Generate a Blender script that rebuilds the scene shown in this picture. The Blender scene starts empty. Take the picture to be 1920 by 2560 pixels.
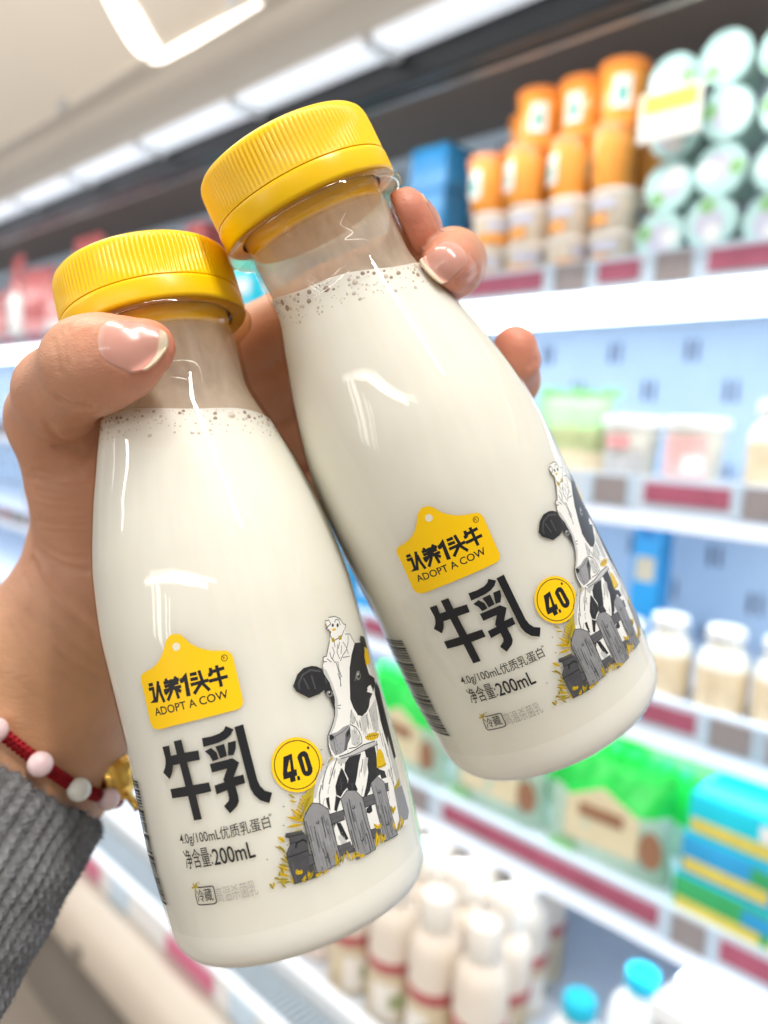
import bpy, bmesh, math, random
import numpy as np
from mathutils import Vector, Matrix
from mathutils.geometry import tessellate_polygon
random.seed(7)
rng = np.random.RandomState(11)
S = bpy.context.scene
COL = S.collection

# ------------------------------------------------------------------ camera, world, lights, exposure
BAS = np.array([[0.71016, -0.11232, 0.69503], [0.70209, 0.03978, -0.71097], [0.0522, 0.99288, 0.10713]])
u, s_, vt = np.linalg.svd(BAS); BAS = u @ vt
CAMP = np.array([0.0, 0.0, 1.30])
cam = bpy.data.cameras.new('camera'); camo = bpy.data.objects.new('camera', cam); COL.objects.link(camo)
MC = Matrix.Identity(4)
for i in range(3):
    for j in range(3): MC[i][j] = float(BAS[i, j])
    MC[i][3] = float(CAMP[i])
camo.matrix_world = MC
cam.sensor_fit = 'HORIZONTAL'; cam.sensor_width = 36; cam.lens = 36.0
cam.clip_start = 0.01; cam.clip_end = 100
cam.dof.use_dof = True; cam.dof.focus_distance = 0.148; cam.dof.aperture_fstop = 36 / 2.9
S.camera = camo
W = bpy.data.worlds.new('World'); S.world = W; W.use_nodes = True
# the rest of the shop as a soft surround: pale ceiling, darker floor, uneven aisles
wn = W.node_tree; bgn = wn.nodes['Background']; bgn.inputs[1].default_value = 0.54
wtc = wn.nodes.new('ShaderNodeTexCoord'); wmp = wn.nodes.new('ShaderNodeMapping'); wmp.inputs['Scale'].default_value = (3.2, 3.2, 1.3)
wno = wn.nodes.new('ShaderNodeTexNoise'); wno.inputs['Scale'].default_value = 1.6; wno.inputs['Detail'].default_value = 3
wcr = wn.nodes.new('ShaderNodeValToRGB'); wcr.color_ramp.elements[0].position = 0.36; wcr.color_ramp.elements[0].color = (0.30, 0.29, 0.29, 1)
wcr.color_ramp.elements[1].position = 0.66; wcr.color_ramp.elements[1].color = (1.45, 1.48, 1.55, 1)
wsp = wn.nodes.new('ShaderNodeSeparateXYZ'); wr2 = wn.nodes.new('ShaderNodeValToRGB'); wr2.color_ramp.elements[0].position = 0.30; wr2.color_ramp.elements[0].color = (0.55, 0.50, 0.46, 1)
wr2.color_ramp.elements[1].position = 0.75; wr2.color_ramp.elements[1].color = (1.1, 1.08, 1.05, 1)
wma = wn.nodes.new('ShaderNodeMath'); wma.operation = 'MULTIPLY_ADD'; wma.inputs[1].default_value = 0.5; wma.inputs[2].default_value = 0.5
wmx = wn.nodes.new('ShaderNodeMix'); wmx.data_type = 'RGBA'; wmx.blend_type = 'MULTIPLY'; wmx.inputs[0].default_value = 1.0
wn.links.new(wtc.outputs['Generated'], wmp.inputs[0]); wn.links.new(wmp.outputs[0], wno.inputs['Vector']); wn.links.new(wno.outputs['Fac'], wcr.inputs[0])
wn.links.new(wtc.outputs['Generated'], wsp.inputs[0]); wn.links.new(wsp.outputs['Z'], wma.inputs[0]); wn.links.new(wma.outputs[0], wr2.inputs[0])
wn.links.new(wcr.outputs[0], wmx.inputs[6]); wn.links.new(wr2.outputs[0], wmx.inputs[7]); wn.links.new(wmx.outputs[2], bgn.inputs[0])
S.view_settings.view_transform = 'Standard'; S.view_settings.look = 'None'
S.view_settings.exposure = 0.24; S.view_settings.gamma = 1.0
S.view_settings.use_curve_mapping = False
S.cycles.use_denoising = True
S.cycles.max_bounces = 10; S.cycles.transparent_max_bounces = 32
S.cycles.diffuse_bounces = 4; S.cycles.glossy_bounces = 4
S.cycles.caustics_reflective = False; S.cycles.caustics_refractive = False
S.cycles.sample_clamp_indirect = 6.0

def strip_lamp(name, a, b, width, power, col, aim=(0, 0, -1)):
    """a long tube lamp from a to b, facing aim"""
    a = Vector(a); b = Vector(b); d = b - a
    L = bpy.data.lights.new(name, 'AREA'); L.shape = 'RECTANGLE'; L.size = d.length; L.size_y = width
    L.energy = power; L.color = col
    o = bpy.data.objects.new(name, L); COL.objects.link(o)
    x = d.normalized(); z = -Vector(aim); z = (z - x * z.dot(x)).normalized(); y = z.cross(x)
    m = Matrix((x, y, z)).transposed().to_4x4(); m.translation = (a + b) / 2
    o.matrix_world = m
    return o
WARM = (1.0, 0.93, 0.82); COOL = (0.80, 0.90, 1.0); NEUT = (1.0, 0.97, 0.92)
strip_lamp('ceiling_tube_lamp', (0.12, -0.12, 2.8), (1.5, -0.12, 2.8), 0.08, 30, NEUT)
strip_lamp('ceiling_tube_lamp', (-1.7, -2.2, 2.7), (-6.4, -7.6, 2.7), 0.17, 75, NEUT)
strip_lamp('ceiling_tube_lamp', (-3.0, -2.1, 2.7), (-9.0, -6.4, 2.7), 0.08, 30, NEUT)
strip_lamp('ceiling_tube_lamp', (-2.2, -0.12, 2.8), (-0.1, -0.12, 2.8), 0.07, 24, WARM)
strip_lamp('aisle_tube_lamp', (1.1, -1.5, 2.05), (-4.2, -14.4, 2.05), 0.07, 60, NEUT, (-0.3, 0.1, -1))
strip_lamp('aisle_tube_lamp', (1.5, -1.5, 2.30), (-3.8, -14.4, 2.30), 0.035, 30, NEUT, (-0.3, 0.1, -1))
for xx, ww, pw in ((-0.62, 0.10, 1.6), (-0.40, 0.16, 2.8), (-0.12, 0.05, 0.9), (0.02, 0.04, 0.7)):
    strip_lamp('opposite_cooler_lamp', (xx, -2.7, 0.80), (xx + 0.12, -2.7, 1.65), ww, pw, NEUT, (0, 1, 0.1))
strip_lamp('canopy_lamp', (-7.0, 0.868, 1.785), (0.6, 0.868, 1.785), 0.03, 13, NEUT, (0, 1.0, -0.45))
for zz, yy, pw in ((1.468, 1.01, 14), (1.172, 1.01, 10), (0.872, 1.01, 9), (0.618, 0.96, 7)):
    strip_lamp('shelf_lamp', (-7.0, yy, zz), (0.6, yy, zz), 0.03, pw, COOL, (0, 0.45, -1))

# ------------------------------------------------------------------ helpers
def tag(o, label=None, cat=None, group=None, kind=None):
    if label: o['label'] = label
    if cat: o['category'] = cat
    if group: o['group'] = group
    if kind: o['kind'] = kind
    return o
def empty(name, loc=(0, 0, 0), rz=0.0, label=None, cat=None, group=None):
    o = bpy.data.objects.new(name, None); COL.objects.link(o); o.empty_display_size = 0.02
    o.location = loc; o.rotation_euler = (0, 0, rz)
    return tag(o, label, cat, group)
def copy_tree(o, parent=None):
    c = o.copy(); COL.objects.link(c)
    if parent is not None:
        c.parent = parent; c.matrix_parent_inverse = o.matrix_parent_inverse.copy()
    for ch in list(o.children): copy_tree(ch, c)
    return c
def dup(o, loc, rz, label, group=None):
    c = copy_tree(o); c.location = loc; c.rotation_euler = (o.rotation_euler[0], o.rotation_euler[1], rz); c['label'] = label
    if group: c['group'] = group
    return c
class MB:
    def __init__(s): s.v = []; s.f = []; s.m = []
    def add(s, vs, fs, mi=0):
        n = len(s.v); s.v += [tuple(map(float, q)) for q in vs]
        s.f += [tuple(n + i for i in f) for f in fs]; s.m += [mi] * len(fs); return s
    def box(s, x0, x1, y0, y1, z0, z1, mi=0, bev=0.0):
        if bev <= 0:
            vs = [(x, y, z) for z in (z0, z1) for y in (y0, y1) for x in (x0, x1)]
            return s.add(vs, [(0, 2, 3, 1), (4, 5, 7, 6), (0, 1, 5, 4), (2, 6, 7, 3), (0, 4, 6, 2), (1, 3, 7, 5)], mi)
        bm = bmesh.new(); bmesh.ops.create_cube(bm, size=1)
        for q in bm.verts: q.co = Vector(((x0 + x1) / 2 + q.co.x * (x1 - x0), (y0 + y1) / 2 + q.co.y * (y1 - y0), (z0 + z1) / 2 + q.co.z * (z1 - z0)))
        bmesh.ops.bevel(bm, geom=list(bm.edges), offset=bev, segments=3, profile=0.5, affect='EDGES')
        bm.verts.index_update(); s.add([q.co for q in bm.verts], [[q.index for q in f.verts] for f in bm.faces], mi); bm.free(); return s
    def lathe(s, prof, seg=32, mi=0, xf=None, rot=None, cap0=False, cap1=False, mis=None):
        """prof: (r, z) pairs about the local z axis"""
        vs = []; fs = []; ms = []
        for r, z in prof:
            for k in range(seg):
                t = 2 * math.pi * k / seg; vs.append(Vector((r * math.sin(t), -r * math.cos(t), z)))
        for i in range(len(prof) - 1):
            for k in range(seg):
                k2 = (k + 1) % seg
                fs.append((i * seg + k, i * seg + k2, (i + 1) * seg + k2, (i + 1) * seg + k)); ms.append(mis[i] if mis else mi)
        if cap0: fs.append(tuple(range(seg))[::-1]); ms.append(mis[0] if mis else mi)
        if cap1: fs.append(tuple((len(prof) - 1) * seg + k for k in range(seg))); ms.append(mis[-1] if mis else mi)
        if rot is not None: vs = [rot @ q for q in vs]
        if xf is not None: vs = [q + Vector(xf) for q in vs]
        n = len(s.v); s.v += [tuple(q) for q in vs]; s.f += [tuple(n + i for i in f) for f in fs]; s.m += ms
        return s
    def tube(s, pts, r, seg=8, mi=0, closed=False):
        P = [Vector(p) for p in pts]; n = len(P); rs = r if hasattr(r, '__len__') else [r] * n
        up = Vector((0.13, 0.27, 0.95)); vs = []; fs = []
        for i in range(n):
            d = (P[(i + 1) % n] - P[i - 1]) if closed else (P[min(i + 1, n - 1)] - P[max(i - 1, 0)])
            d.normalize(); a = d.cross(up)
            if a.length < 1e-4: a = d.cross(Vector((1, 0, 0)))
            a.normalize(); b = d.cross(a)
            up = b if i else up
            up = -b if False else up
            for k in range(seg):
                t = 2 * math.pi * k / seg; vs.append(P[i] + (a * math.cos(t) + b * math.sin(t)) * rs[i])
        for i in range(n if closed else n - 1):
            j = (i + 1) % n
            for k in range(seg):
                k2 = (k + 1) % seg; fs.append((i * seg + k, i * seg + k2, j * seg + k2, j * seg + k))
        if not closed: fs += [tuple(range(seg))[::-1], tuple((n - 1) * seg + k for k in range(seg))]
        return s.add(vs, fs, mi)
    def ball(s, c, r, seg=20, rings=12, mi=0, sc=(1, 1, 1)):
        pr = [(max(1e-5, math.sin(math.pi * i / rings)), -math.cos(math.pi * i / rings)) for i in range(rings + 1)]
        n0 = len(s.v); s.lathe(pr, seg, mi)
        for i in range(n0, len(s.v)):
            q = s.v[i]; s.v[i] = (c[0] + q[0] * r * sc[0], c[1] + q[1] * r * sc[1], c[2] + q[2] * r * sc[2])
        return s
    def build(s, name, mats, parent=None, smooth=True, ang=None):
        me = bpy.data.meshes.new(name); me.from_pydata(s.v, [], s.f); me.update()
        if not isinstance(mats, (list, tuple)): mats = [mats]
        for m in mats: me.materials.append(m)
        me.polygons.foreach_set('material_index', s.m)
        bm = bmesh.new(); bm.from_mesh(me); bmesh.ops.recalc_face_normals(bm, faces=list(bm.faces)); bm.to_mesh(me); bm.free()
        me.polygons.foreach_set('use_smooth', [smooth] * len(me.polygons))
        if smooth: me.set_sharp_from_angle(angle=math.radians(ang or 40))
        o = bpy.data.objects.new(name, me); COL.objects.link(o)
        if parent is not None: o.parent = parent
        return o

def mat(name, col, rough=0.5, metal=0.0, sss=0.0, ssr=(1, 0.5, 0.3), sscale=0.003, emit=0.0, ecol=None, bump=0.0, bscale=400.0, var=0.0, vscale=60.0, spec=0.5, coat=0.0, attr=None, trans=0.0):
    m = bpy.data.materials.new(name); m.use_nodes = True; nt = m.node_tree; p = nt.nodes['Principled BSDF']
    p.inputs['Base Color'].default_value = (*col, 1); p.inputs['Roughness'].default_value = rough
    p.inputs['Metallic'].default_value = metal; p.inputs['Specular IOR Level'].default_value = spec
    p.inputs['Coat Weight'].default_value = coat; p.inputs['Transmission Weight'].default_value = trans
    if sss: 
        p.inputs['Subsurface Weight'].default_value = sss; p.inputs['Subsurface Radius'].default_value = ssr; p.inputs['Subsurface Scale'].default_value = sscale
    if emit:
        p.inputs['Emission Color'].default_value = (*(ecol or col), 1); p.inputs['Emission Strength'].default_value = emit
    tc = nt.nodes.new('ShaderNodeTexCoord')
    src = None
    if attr:
        a = nt.nodes.new('ShaderNodeAttribute'); a.attribute_name = attr; src = a.outputs['Color']
        nt.links.new(src, p.inputs['Base Color'])
    if var:
        n = nt.nodes.new('ShaderNodeTexNoise'); n.inputs['Scale'].default_value = vscale; n.inputs['Detail'].default_value = 4
        nt.links.new(tc.outputs['Object'], n.inputs['Vector'])
        mr = nt.nodes.new('ShaderNodeMapRange'); mr.inputs[3].default_value = 1 - var; mr.inputs[4].default_value = 1 + var
        nt.links.new(n.outputs['Fac'], mr.inputs[0])
        mx = nt.nodes.new('ShaderNodeVectorMath'); mx.operation = 'SCALE'
        if src: nt.links.new(src, mx.inputs[0])
        else: mx.inputs[0].default_value = col
        nt.links.new(mr.outputs[0], mx.inputs['Scale']); nt.links.new(mx.outputs[0], p.inputs['Base Color'])
    if bump:
        n = nt.nodes.new('ShaderNodeTexNoise'); n.inputs['Scale'].default_value = bscale; n.inputs['Detail'].default_value = 5
        nt.links.new(tc.outputs['Object'], n.inputs['Vector'])
        b = nt.nodes.new('ShaderNodeBump'); b.inputs['Strength'].default_value = bump; b.inputs['Distance'].default_value = 0.0005
        nt.links.new(n.outputs['Fac'], b.inputs['Height']); nt.links.new(b.outputs[0], p.inputs['Normal'])
    return m
def clear_mat(name, tint=(1, 1, 1), f0=0.04, rough=0.02, edge=0.55, bump=0.0, bscale=(250, 250, 60), amb=0.0, bdist=0.0004):
    """thin clear plastic: lets light straight through, mirrors more at grazing angles"""
    m = bpy.data.materials.new(name); m.use_nodes = True; nt = m.node_tree; nt.nodes.clear()
    out = nt.nodes.new('ShaderNodeOutputMaterial'); t = nt.nodes.new('ShaderNodeBsdfTransparent'); g = nt.nodes.new('ShaderNodeBsdfGlossy')
    t.inputs[0].default_value = (*tint, 1); g.inputs['Roughness'].default_value = rough
    lw = nt.nodes.new('ShaderNodeLayerWeight'); pw = nt.nodes.new('ShaderNodeMath'); pw.operation = 'POWER'; pw.inputs[1].default_value = 5
    lw.inputs[0].default_value = 0.5
    nt.links.new(lw.outputs['Facing'], pw.inputs[0])
    ma = nt.nodes.new('ShaderNodeMath'); ma.operation = 'MULTIPLY_ADD'; ma.inputs[1].default_value = edge; ma.inputs[2].default_value = f0
    nt.links.new(pw.outputs[0], ma.inputs[0])
    mx = nt.nodes.new('ShaderNodeMixShader'); nt.links.new(ma.outputs[0], mx.inputs[0]); nt.links.new(t.outputs[0], mx.inputs[1]); nt.links.new(g.outputs[0], mx.inputs[2])
    if bump:
        tc = nt.nodes.new('ShaderNodeTexCoord'); mp = nt.nodes.new('ShaderNodeMapping'); mp.inputs['Scale'].default_value = bscale
        n = nt.nodes.new('ShaderNodeTexNoise'); n.inputs['Scale'].default_value = 1; n.inputs['Detail'].default_value = 4; n.inputs['Distortion'].default_value = 0.6
        nt.links.new(tc.outputs['Object'], mp.inputs[0]); nt.links.new(mp.outputs[0], n.inputs['Vector'])
        b = nt.nodes.new('ShaderNodeBump'); b.inputs['Strength'].default_value = bump; b.inputs['Distance'].default_value = bdist
        nt.links.new(n.outputs['Fac'], b.inputs['Height']); nt.links.new(b.outputs[0], g.inputs['Normal'])
    nt.links.new(mx.outputs[0], out.inputs[0])
    return m
def film_mat(name, col, lo, hi, scale):
    """patchy milk film: part clear, part milky"""
    m = bpy.data.materials.new(name); m.use_nodes = True; nt = m.node_tree; nt.nodes.clear()
    out = nt.nodes.new('ShaderNodeOutputMaterial'); t = nt.nodes.new('ShaderNodeBsdfTransparent'); d = nt.nodes.new('ShaderNodeBsdfDiffuse'); tr = nt.nodes.new('ShaderNodeBsdfTranslucent')
    d.inputs[0].default_value = (*col, 1); tr.inputs[0].default_value = (*col, 1)
    ms = nt.nodes.new('ShaderNodeMixShader'); ms.inputs[0].default_value = 0.5; nt.links.new(d.outputs[0], ms.inputs[1]); nt.links.new(tr.outputs[0], ms.inputs[2])
    tc = nt.nodes.new('ShaderNodeTexCoord'); n = nt.nodes.new('ShaderNodeTexNoise'); n.inputs['Scale'].default_value = scale; n.inputs['Detail'].default_value = 5; n.inputs['Distortion'].default_value = 1.2
    mp = nt.nodes.new('ShaderNodeMapping'); mp.inputs['Scale'].default_value = (1, 1, 0.45)
    nt.links.new(tc.outputs['Object'], mp.inputs[0]); nt.links.new(mp.outputs[0], n.inputs['Vector'])
    mr = nt.nodes.new('ShaderNodeMapRange'); mr.inputs[1].default_value = 0.35; mr.inputs[2].default_value = 0.7; mr.inputs[3].default_value = lo; mr.inputs[4].default_value = hi
    nt.links.new(n.outputs['Fac'], mr.inputs[0])
    mx = nt.nodes.new('ShaderNodeMixShader'); nt.links.new(mr.outputs[0], mx.inputs[0]); nt.links.new(t.outputs[0], mx.inputs[1]); nt.links.new(ms.outputs[0], mx.inputs[2])
    nt.links.new(mx.outputs[0], out.inputs[0])
    return m
# ------------------------------------------------------------------ materials of the shop
M = {}
M['white'] = mat('white_plastic', (0.80, 0.82, 0.84), 0.35, var=0.04, vscale=30)
M['panel'] = mat('cool_white_enamel', (0.54, 0.68, 0.84), 0.45, var=0.05, vscale=12)
M['shelf'] = mat('shelf_enamel', (0.70, 0.76, 0.85), 0.4, var=0.05, vscale=20)
M['dark'] = mat('dark_slot', (0.17, 0.21, 0.30), 0.6)
M['black'] = mat('black_trim', (0.012, 0.013, 0.015), 0.35, var=0.2, vscale=20)
M['cream'] = mat('cream_fascia', (0.70, 0.635, 0.55), 0.28, var=0.05, vscale=5)
M['beige'] = mat('beige_bumper', (0.60, 0.52, 0.43), 0.35, var=0.06, vscale=8)
M['kick'] = mat('grey_kick_panel', (0.22, 0.19, 0.16), 0.5, var=0.15, vscale=10)
M['steel'] = mat('brushed_steel', (0.55, 0.55, 0.55), 0.3, 0.8, var=0.1, vscale=30)
M['brown'] = mat('brown_ceiling_paint', (0.20, 0.155, 0.13), 0.6, var=0.1, vscale=6)  # brown-grey paint of the canopy's inner ceiling
M['grille'] = mat('grille_grey', (0.42, 0.48, 0.52), 0.45, var=0.08, vscale=25)
M['railred'] = mat('maroon_price_strip', (0.40, 0.10, 0.17), 0.4, var=0.25, vscale=30)
M['railgrey'] = mat('grey_price_card', (0.30, 0.27, 0.28), 0.5, var=0.25, vscale=120)
M['railblue'] = mat('clear_blue_rail', (0.55, 0.70, 0.85), 0.25)
M['railwhite'] = mat('pale_blue_rail', (0.60, 0.70, 0.82), 0.35, var=0.06, vscale=20)
M['led'] = mat('led_strip', (1, 1, 1), emit=3.5, ecol=(0.93, 0.97, 1.0))
M['led2'] = mat('canopy_led', (1, 1, 1), emit=0.42, ecol=(0.80, 0.88, 1.0))
M['warmglare'] = mat('fascia_glare', (1, 1, 1), emit=2.5, ecol=(1.0, 0.95, 0.86))  # emission stands in for lamp glare mirrored in the glossy fascia
M['floor'] = mat('floor_tile', (0.30, 0.26, 0.22), 0.35, var=0.15, vscale=6)
def pm(name, col, rough=0.35, **k):
    if name not in M: M[name] = mat(name, col, rough, **k)
    return M[name]
orange = pm('orange_plastic', (0.84, 0.36, 0.07), 0.16, var=0.12, vscale=60)
orange2 = pm('deep_orange_lid', (0.76, 0.26, 0.06), 0.35)
cupwhite = pm('cup_white', (0.85, 0.80, 0.74), 0.4)
teal = pm('teal_print', (0.12, 0.42, 0.38), 0.5)
mint = pm('mint_lid', (0.50, 0.76, 0.76), 0.3, var=0.06, vscale=50)
lilac = pm('lilac_print', (0.58, 0.60, 0.74), 0.4, var=0.2, vscale=90)
leafg = pm('leaf_green_print', (0.25, 0.52, 0.22), 0.5)
whitep = pm('white_print', (0.84, 0.86, 0.86), 0.4)
brightgreen = pm('bright_green_film', (0.02, 0.60, 0.08), 0.25, var=0.35, vscale=40)
beigep = pm('beige_label', (0.74, 0.66, 0.45), 0.45, var=0.08, vscale=60)
brownp = pm('brown_print', (0.32, 0.16, 0.09), 0.5, var=0.3, vscale=100)
tealpale = pm('pale_teal_print', (0.45, 0.62, 0.52), 0.45, var=0.25, vscale=70)
cyan = pm('cyan_carton', (0.01, 0.62, 0.80), 0.35, var=0.1, vscale=25)
blue = pm('blue_carton', (0.02, 0.22, 0.52), 0.4, var=0.2, vscale=25)
blue2 = pm('sky_blue_carton', (0.03, 0.36, 0.72), 0.4, var=0.2, vscale=25)
deepteal = pm('deep_teal_carton', (0.03, 0.16, 0.20), 0.45, var=0.3, vscale=30)
yellowp = pm('yellow_print', (0.72, 0.62, 0.12), 0.45, var=0.2, vscale=60)
greenp = pm('mid_green_print', (0.04, 0.40, 0.14), 0.45, var=0.3, vscale=40)
redp = pm('red_pack', (0.46, 0.12, 0.13), 0.4, var=0.3, vscale=40)
pinkp = pm('pink_pack', (0.75, 0.35, 0.36), 0.4, var=0.3, vscale=40)
creamp = pm('cream_carton', (0.80, 0.74, 0.52), 0.45, var=0.05, vscale=20)
pearl = pm('pearl_bottle', (0.76, 0.67, 0.57), 0.35, var=0.04, vscale=40)
redband = pm('dusty_red_band', (0.45, 0.10, 0.10), 0.45)
oatp = pm('oat_print', (0.66, 0.55, 0.38), 0.45, var=0.2, vscale=60)
aqua = pm('aqua_cap', (0.01, 0.50, 0.72), 0.3)
milkjar = pm('milky_jar', (0.80, 0.80, 0.72), 0.25, var=0.08, vscale=40)
greyp = pm('grey_print', (0.45, 0.45, 0.45), 0.5, var=0.35, vscale=60)
olive = pm('olive_filling', (0.36, 0.40, 0.20), 0.5, var=0.35, vscale=50)
lavp = pm('lavender_print', (0.55, 0.50, 0.75), 0.5)

# ------------------------------------------------------------------ floor and the cooler
fl = MB().box(-8, 5, -5, 6, -0.05, 0.0).build('floor', M['floor'], smooth=False); tag(fl, kind='structure')
X0, X1 = -7.2, 0.8
cooler = empty('display_cooler', (-1.4, 1.0, 0), 0, 'long open-front shop cooler with lit white shelves behind the hand', 'cooler')
def cpart(mb, name, mats, parent=None, smooth=False):
    o = mb.build(name, mats, None, smooth)
    p = parent or cooler
    o.parent = p; o.matrix_parent_inverse = Matrix.Translation(Vector((1.4, -1.0, 0)))
    return o
def csub(mb, name, mats, par, smooth=False):
    o = mb.build(name, mats, None, smooth); o.parent = par; return o
b = MB().box(X0, X1, 1.43, 1.50, 0.25, 2.02)
for r, z in enumerate(np.arange(0.50, 1.95, 0.075)):
    for k in range(50):
        x = X0 + 0.1 + 0.156 * k + (0.078 if r % 2 else 0)
        b.box(x - 0.005, x + 0.003, 1.4265, 1.4285, z - 0.019, z + 0.019, 1); b.box(x + 0.014, x + 0.020, 1.4265, 1.4285, z - 0.019, z + 0.019, 1)
cpart(b, 'back_panel', [M['panel'], M['dark']])
def shelf(zt, yf, cards, led):
    d = cpart(MB().box(X0, X1, yf + 0.02, 1.42, zt - 0.028, zt, 0, 0.004), 'shelf', M['shelf'])
    rr = MB(); rr.box(X0, X1, yf - 0.004, yf + 0.018, zt - 0.036, zt + 0.010, 0)
    span = max(c[1] for c in cards) - min(c[0] for c in cards) + 0.02
    for rep in range(-1, 14):
        for x0, x1, c in cards:
            a, e = x0 - rep * span, x1 - rep * span
            if a < X0 or e > X1: continue
            mi = {'r': 1, 'g': 2}[c]
            rr.box(a, e, yf - 0.007, yf - 0.0045, zt - (0.024 if c == 'r' else 0.032), zt + (0.002 if c == 'r' else 0.006), mi)
            if c == 'g': rr.box(a - 0.011, a - 0.002, yf - 0.0065, yf - 0.0045, zt - 0.034, zt + 0.008, 3); rr.box(e + 0.002, e + 0.011, yf - 0.0065, yf - 0.0045, zt - 0.034, zt + 0.008, 3)
    csub(rr, 'price_rail', [M['railwhite'], M['railred'], M['railgrey'], M['railblue']], d)
    csub(MB().box(X0, X1, yf - 0.002, yf + 0.016, zt - (0.078 if led else 0.060), zt - 0.037), 'led_tube', M['led'] if led else M['leddim'], d)
    return d
M['leddim'] = mat('dim_led_strip', (0.8, 0.85, 0.95), 0.4, emit=0.30, ecol=(0.75, 0.86, 1.0))
shelf(1.545, 1.0, [(-0.82, -0.668, 'r'), (-0.646, -0.594, 'g'), (-0.575, -0.514, 'r'), (-0.490, -0.442, 'g'), (-0.420, -0.30, 'r'), (-0.275, -0.225, 'g')], True)
shelf(1.245, 1.0, [(-0.70, -0.620, 'r'), (-0.555, -0.505, 'g'), (-0.478, -0.365, 'r'), (-0.348, -0.290, 'g')], False)
shelf(0.945, 1.0, [(-0.56, -0.50, 'g'), (-0.470, -0.380, 'r'), (-0.360, -0.310, 'g')], False)
shelf(0.695, 0.95, [(-0.835, -0.785, 'g'), (-0.752, -0.385, 'r'), (-0.365, -0.322, 'g'), (-0.304, -0.05, 'r')], False)
# canopy: cream fascia, lamp strip, black trim, inner ceiling
fz = [(0.742, 1.828), (0.715, 1.845), (0.690, 1.885), (0.668, 1.94), (0.640, 2.03), (0.606, 2.16), (0.570, 2.32), (0.53, 2.52), (0.49, 2.75)]
b = MB(); n = len(fz)
vs = [(X0, y, z) for y, z in fz] + [(X1, y, z) for y, z in fz] + [(X0, y + 0.02, z + 0.006) for y, z in fz] + [(X1, y + 0.02, z + 0.006) for y, z in fz]
b.add(vs, [(i, i + 1, n + i + 1, n + i) for i in range(n - 1)] + [(2 * n + i, 3 * n + i, 3 * n + i + 1, 2 * n + i + 1) for i in range(n - 1)] + [(0, n, 3 * n, 2 * n), (n - 1, 2 * n - 1, 4 * n - 1, 3 * n - 1)])
fas = cpart(b, 'fascia', M['cream'], smooth=True)
csub(MB().tube([(X0, 0.676, 1.905), (X1, 0.676, 1.905)], 0.0035, 6), 'seam_trim', M['cream'], fas)
def fas_pt(z, off=-0.006):
    for (y0, z0), (y1, z1) in zip(fz[:-1], fz[1:]):
        if z0 <= z <= z1: return y0 + (y1 - y0) * (z - z0) / (z1 - z0) + off
    return fz[-1][0]
def fas_ribbon(path, wid):
    """a flat glowing strip on the fascia, imitating a reflected tube lamp"""
    p = np.array(path); q = np.linspace(0, len(p) - 1, 40); xs = np.interp(q, range(len(p)), p[:, 0]); zs = np.interp(q, range(len(p)), p[:, 1]); ws = np.interp(q, range(len(p)), wid)
    for _ in range(8): xs[1:-1] = (xs[:-2] + 2 * xs[1:-1] + xs[2:]) / 4; zs[1:-1] = (zs[:-2] + 2 * zs[1:-1] + zs[2:]) / 4
    vs = []
    for k in range(40):
        a = max(k - 1, 0); c = min(k + 1, 39); d = unit2(xs[c] - xs[a], zs[c] - zs[a])
        for s in (-1, 1):
            x = xs[k] - s * d[1] * ws[k]; z = zs[k] + s * d[0] * ws[k]
            vs += [(x, fas_pt(z, -0.004), z), (x, fas_pt(z, -0.0005), z)]
    fs = []
    for k in range(39):
        o = 4 * k; fs += [(o, o + 2, o + 6, o + 4), (o, o + 4, o + 5, o + 1), (o + 2, o + 3, o + 7, o + 6)]
    return MB().add(vs, fs)
def unit2(a, b_):
    l = math.hypot(a, b_) or 1; return a / l, b_ / l
glareb = fas_ribbon([(-1.245, 1.902), (-1.268, 1.915), (-1.295, 1.945), (-1.325, 1.99), (-1.355, 2.04), (-1.40, 2.11), (-1.46, 2.21)], [0.008, 0.020, 0.028, 0.027, 0.023, 0.021, 0.020])
csub(glareb, 'upright_glare', M['warmglare'], fas, True)  # painted reflection of a ceiling tube, no lamp is mounted here
csub(fas_ribbon([(-1.25, 1.899), (-1.16, 1.897), (-1.06, 1.896), (-0.97, 1.895)], [0.006, 0.006, 0.004, 0.0015]), 'edge_glare', M['warmglare'], fas, True)
for x in (-1.62, -1.02, -2.2): csub(MB().box(x - 0.012, x + 0.012, fas_pt(1.91) - 0.004, fas_pt(1.91) + 0.004, 1.903, 1.922), 'clip', M['steel'], fas)
b = MB()
for k in range(25):
    xa = X0 + k * 0.32
    b.box(xa, xa + 0.30, 0.748, 0.808, 1.822, 1.836, 0)
    b.box(xa + 0.30, xa + 0.32, 0.748, 0.808, 1.815, 1.836, 1)
cpart(b, 'canopy_lamp_cover', [M['led2'], M['white']])
b = MB().box(X0, X1, 0.812, 0.842, 1.784, 1.836, 0, 0.003); cpart(b, 'black_trim', M['black'])
cpart(MB().box(X0, X1, 0.8425, 0.848, 1.779, 1.80), 'edge_strip', M['steel'])
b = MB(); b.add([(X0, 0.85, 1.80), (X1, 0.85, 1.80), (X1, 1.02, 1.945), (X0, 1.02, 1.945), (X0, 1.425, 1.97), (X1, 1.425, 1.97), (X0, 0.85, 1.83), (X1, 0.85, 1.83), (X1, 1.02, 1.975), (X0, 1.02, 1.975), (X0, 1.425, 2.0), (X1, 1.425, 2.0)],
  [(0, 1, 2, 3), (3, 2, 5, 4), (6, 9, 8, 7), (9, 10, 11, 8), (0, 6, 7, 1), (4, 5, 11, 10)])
cpart(b, 'inner_ceiling', M['brown'])
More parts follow.
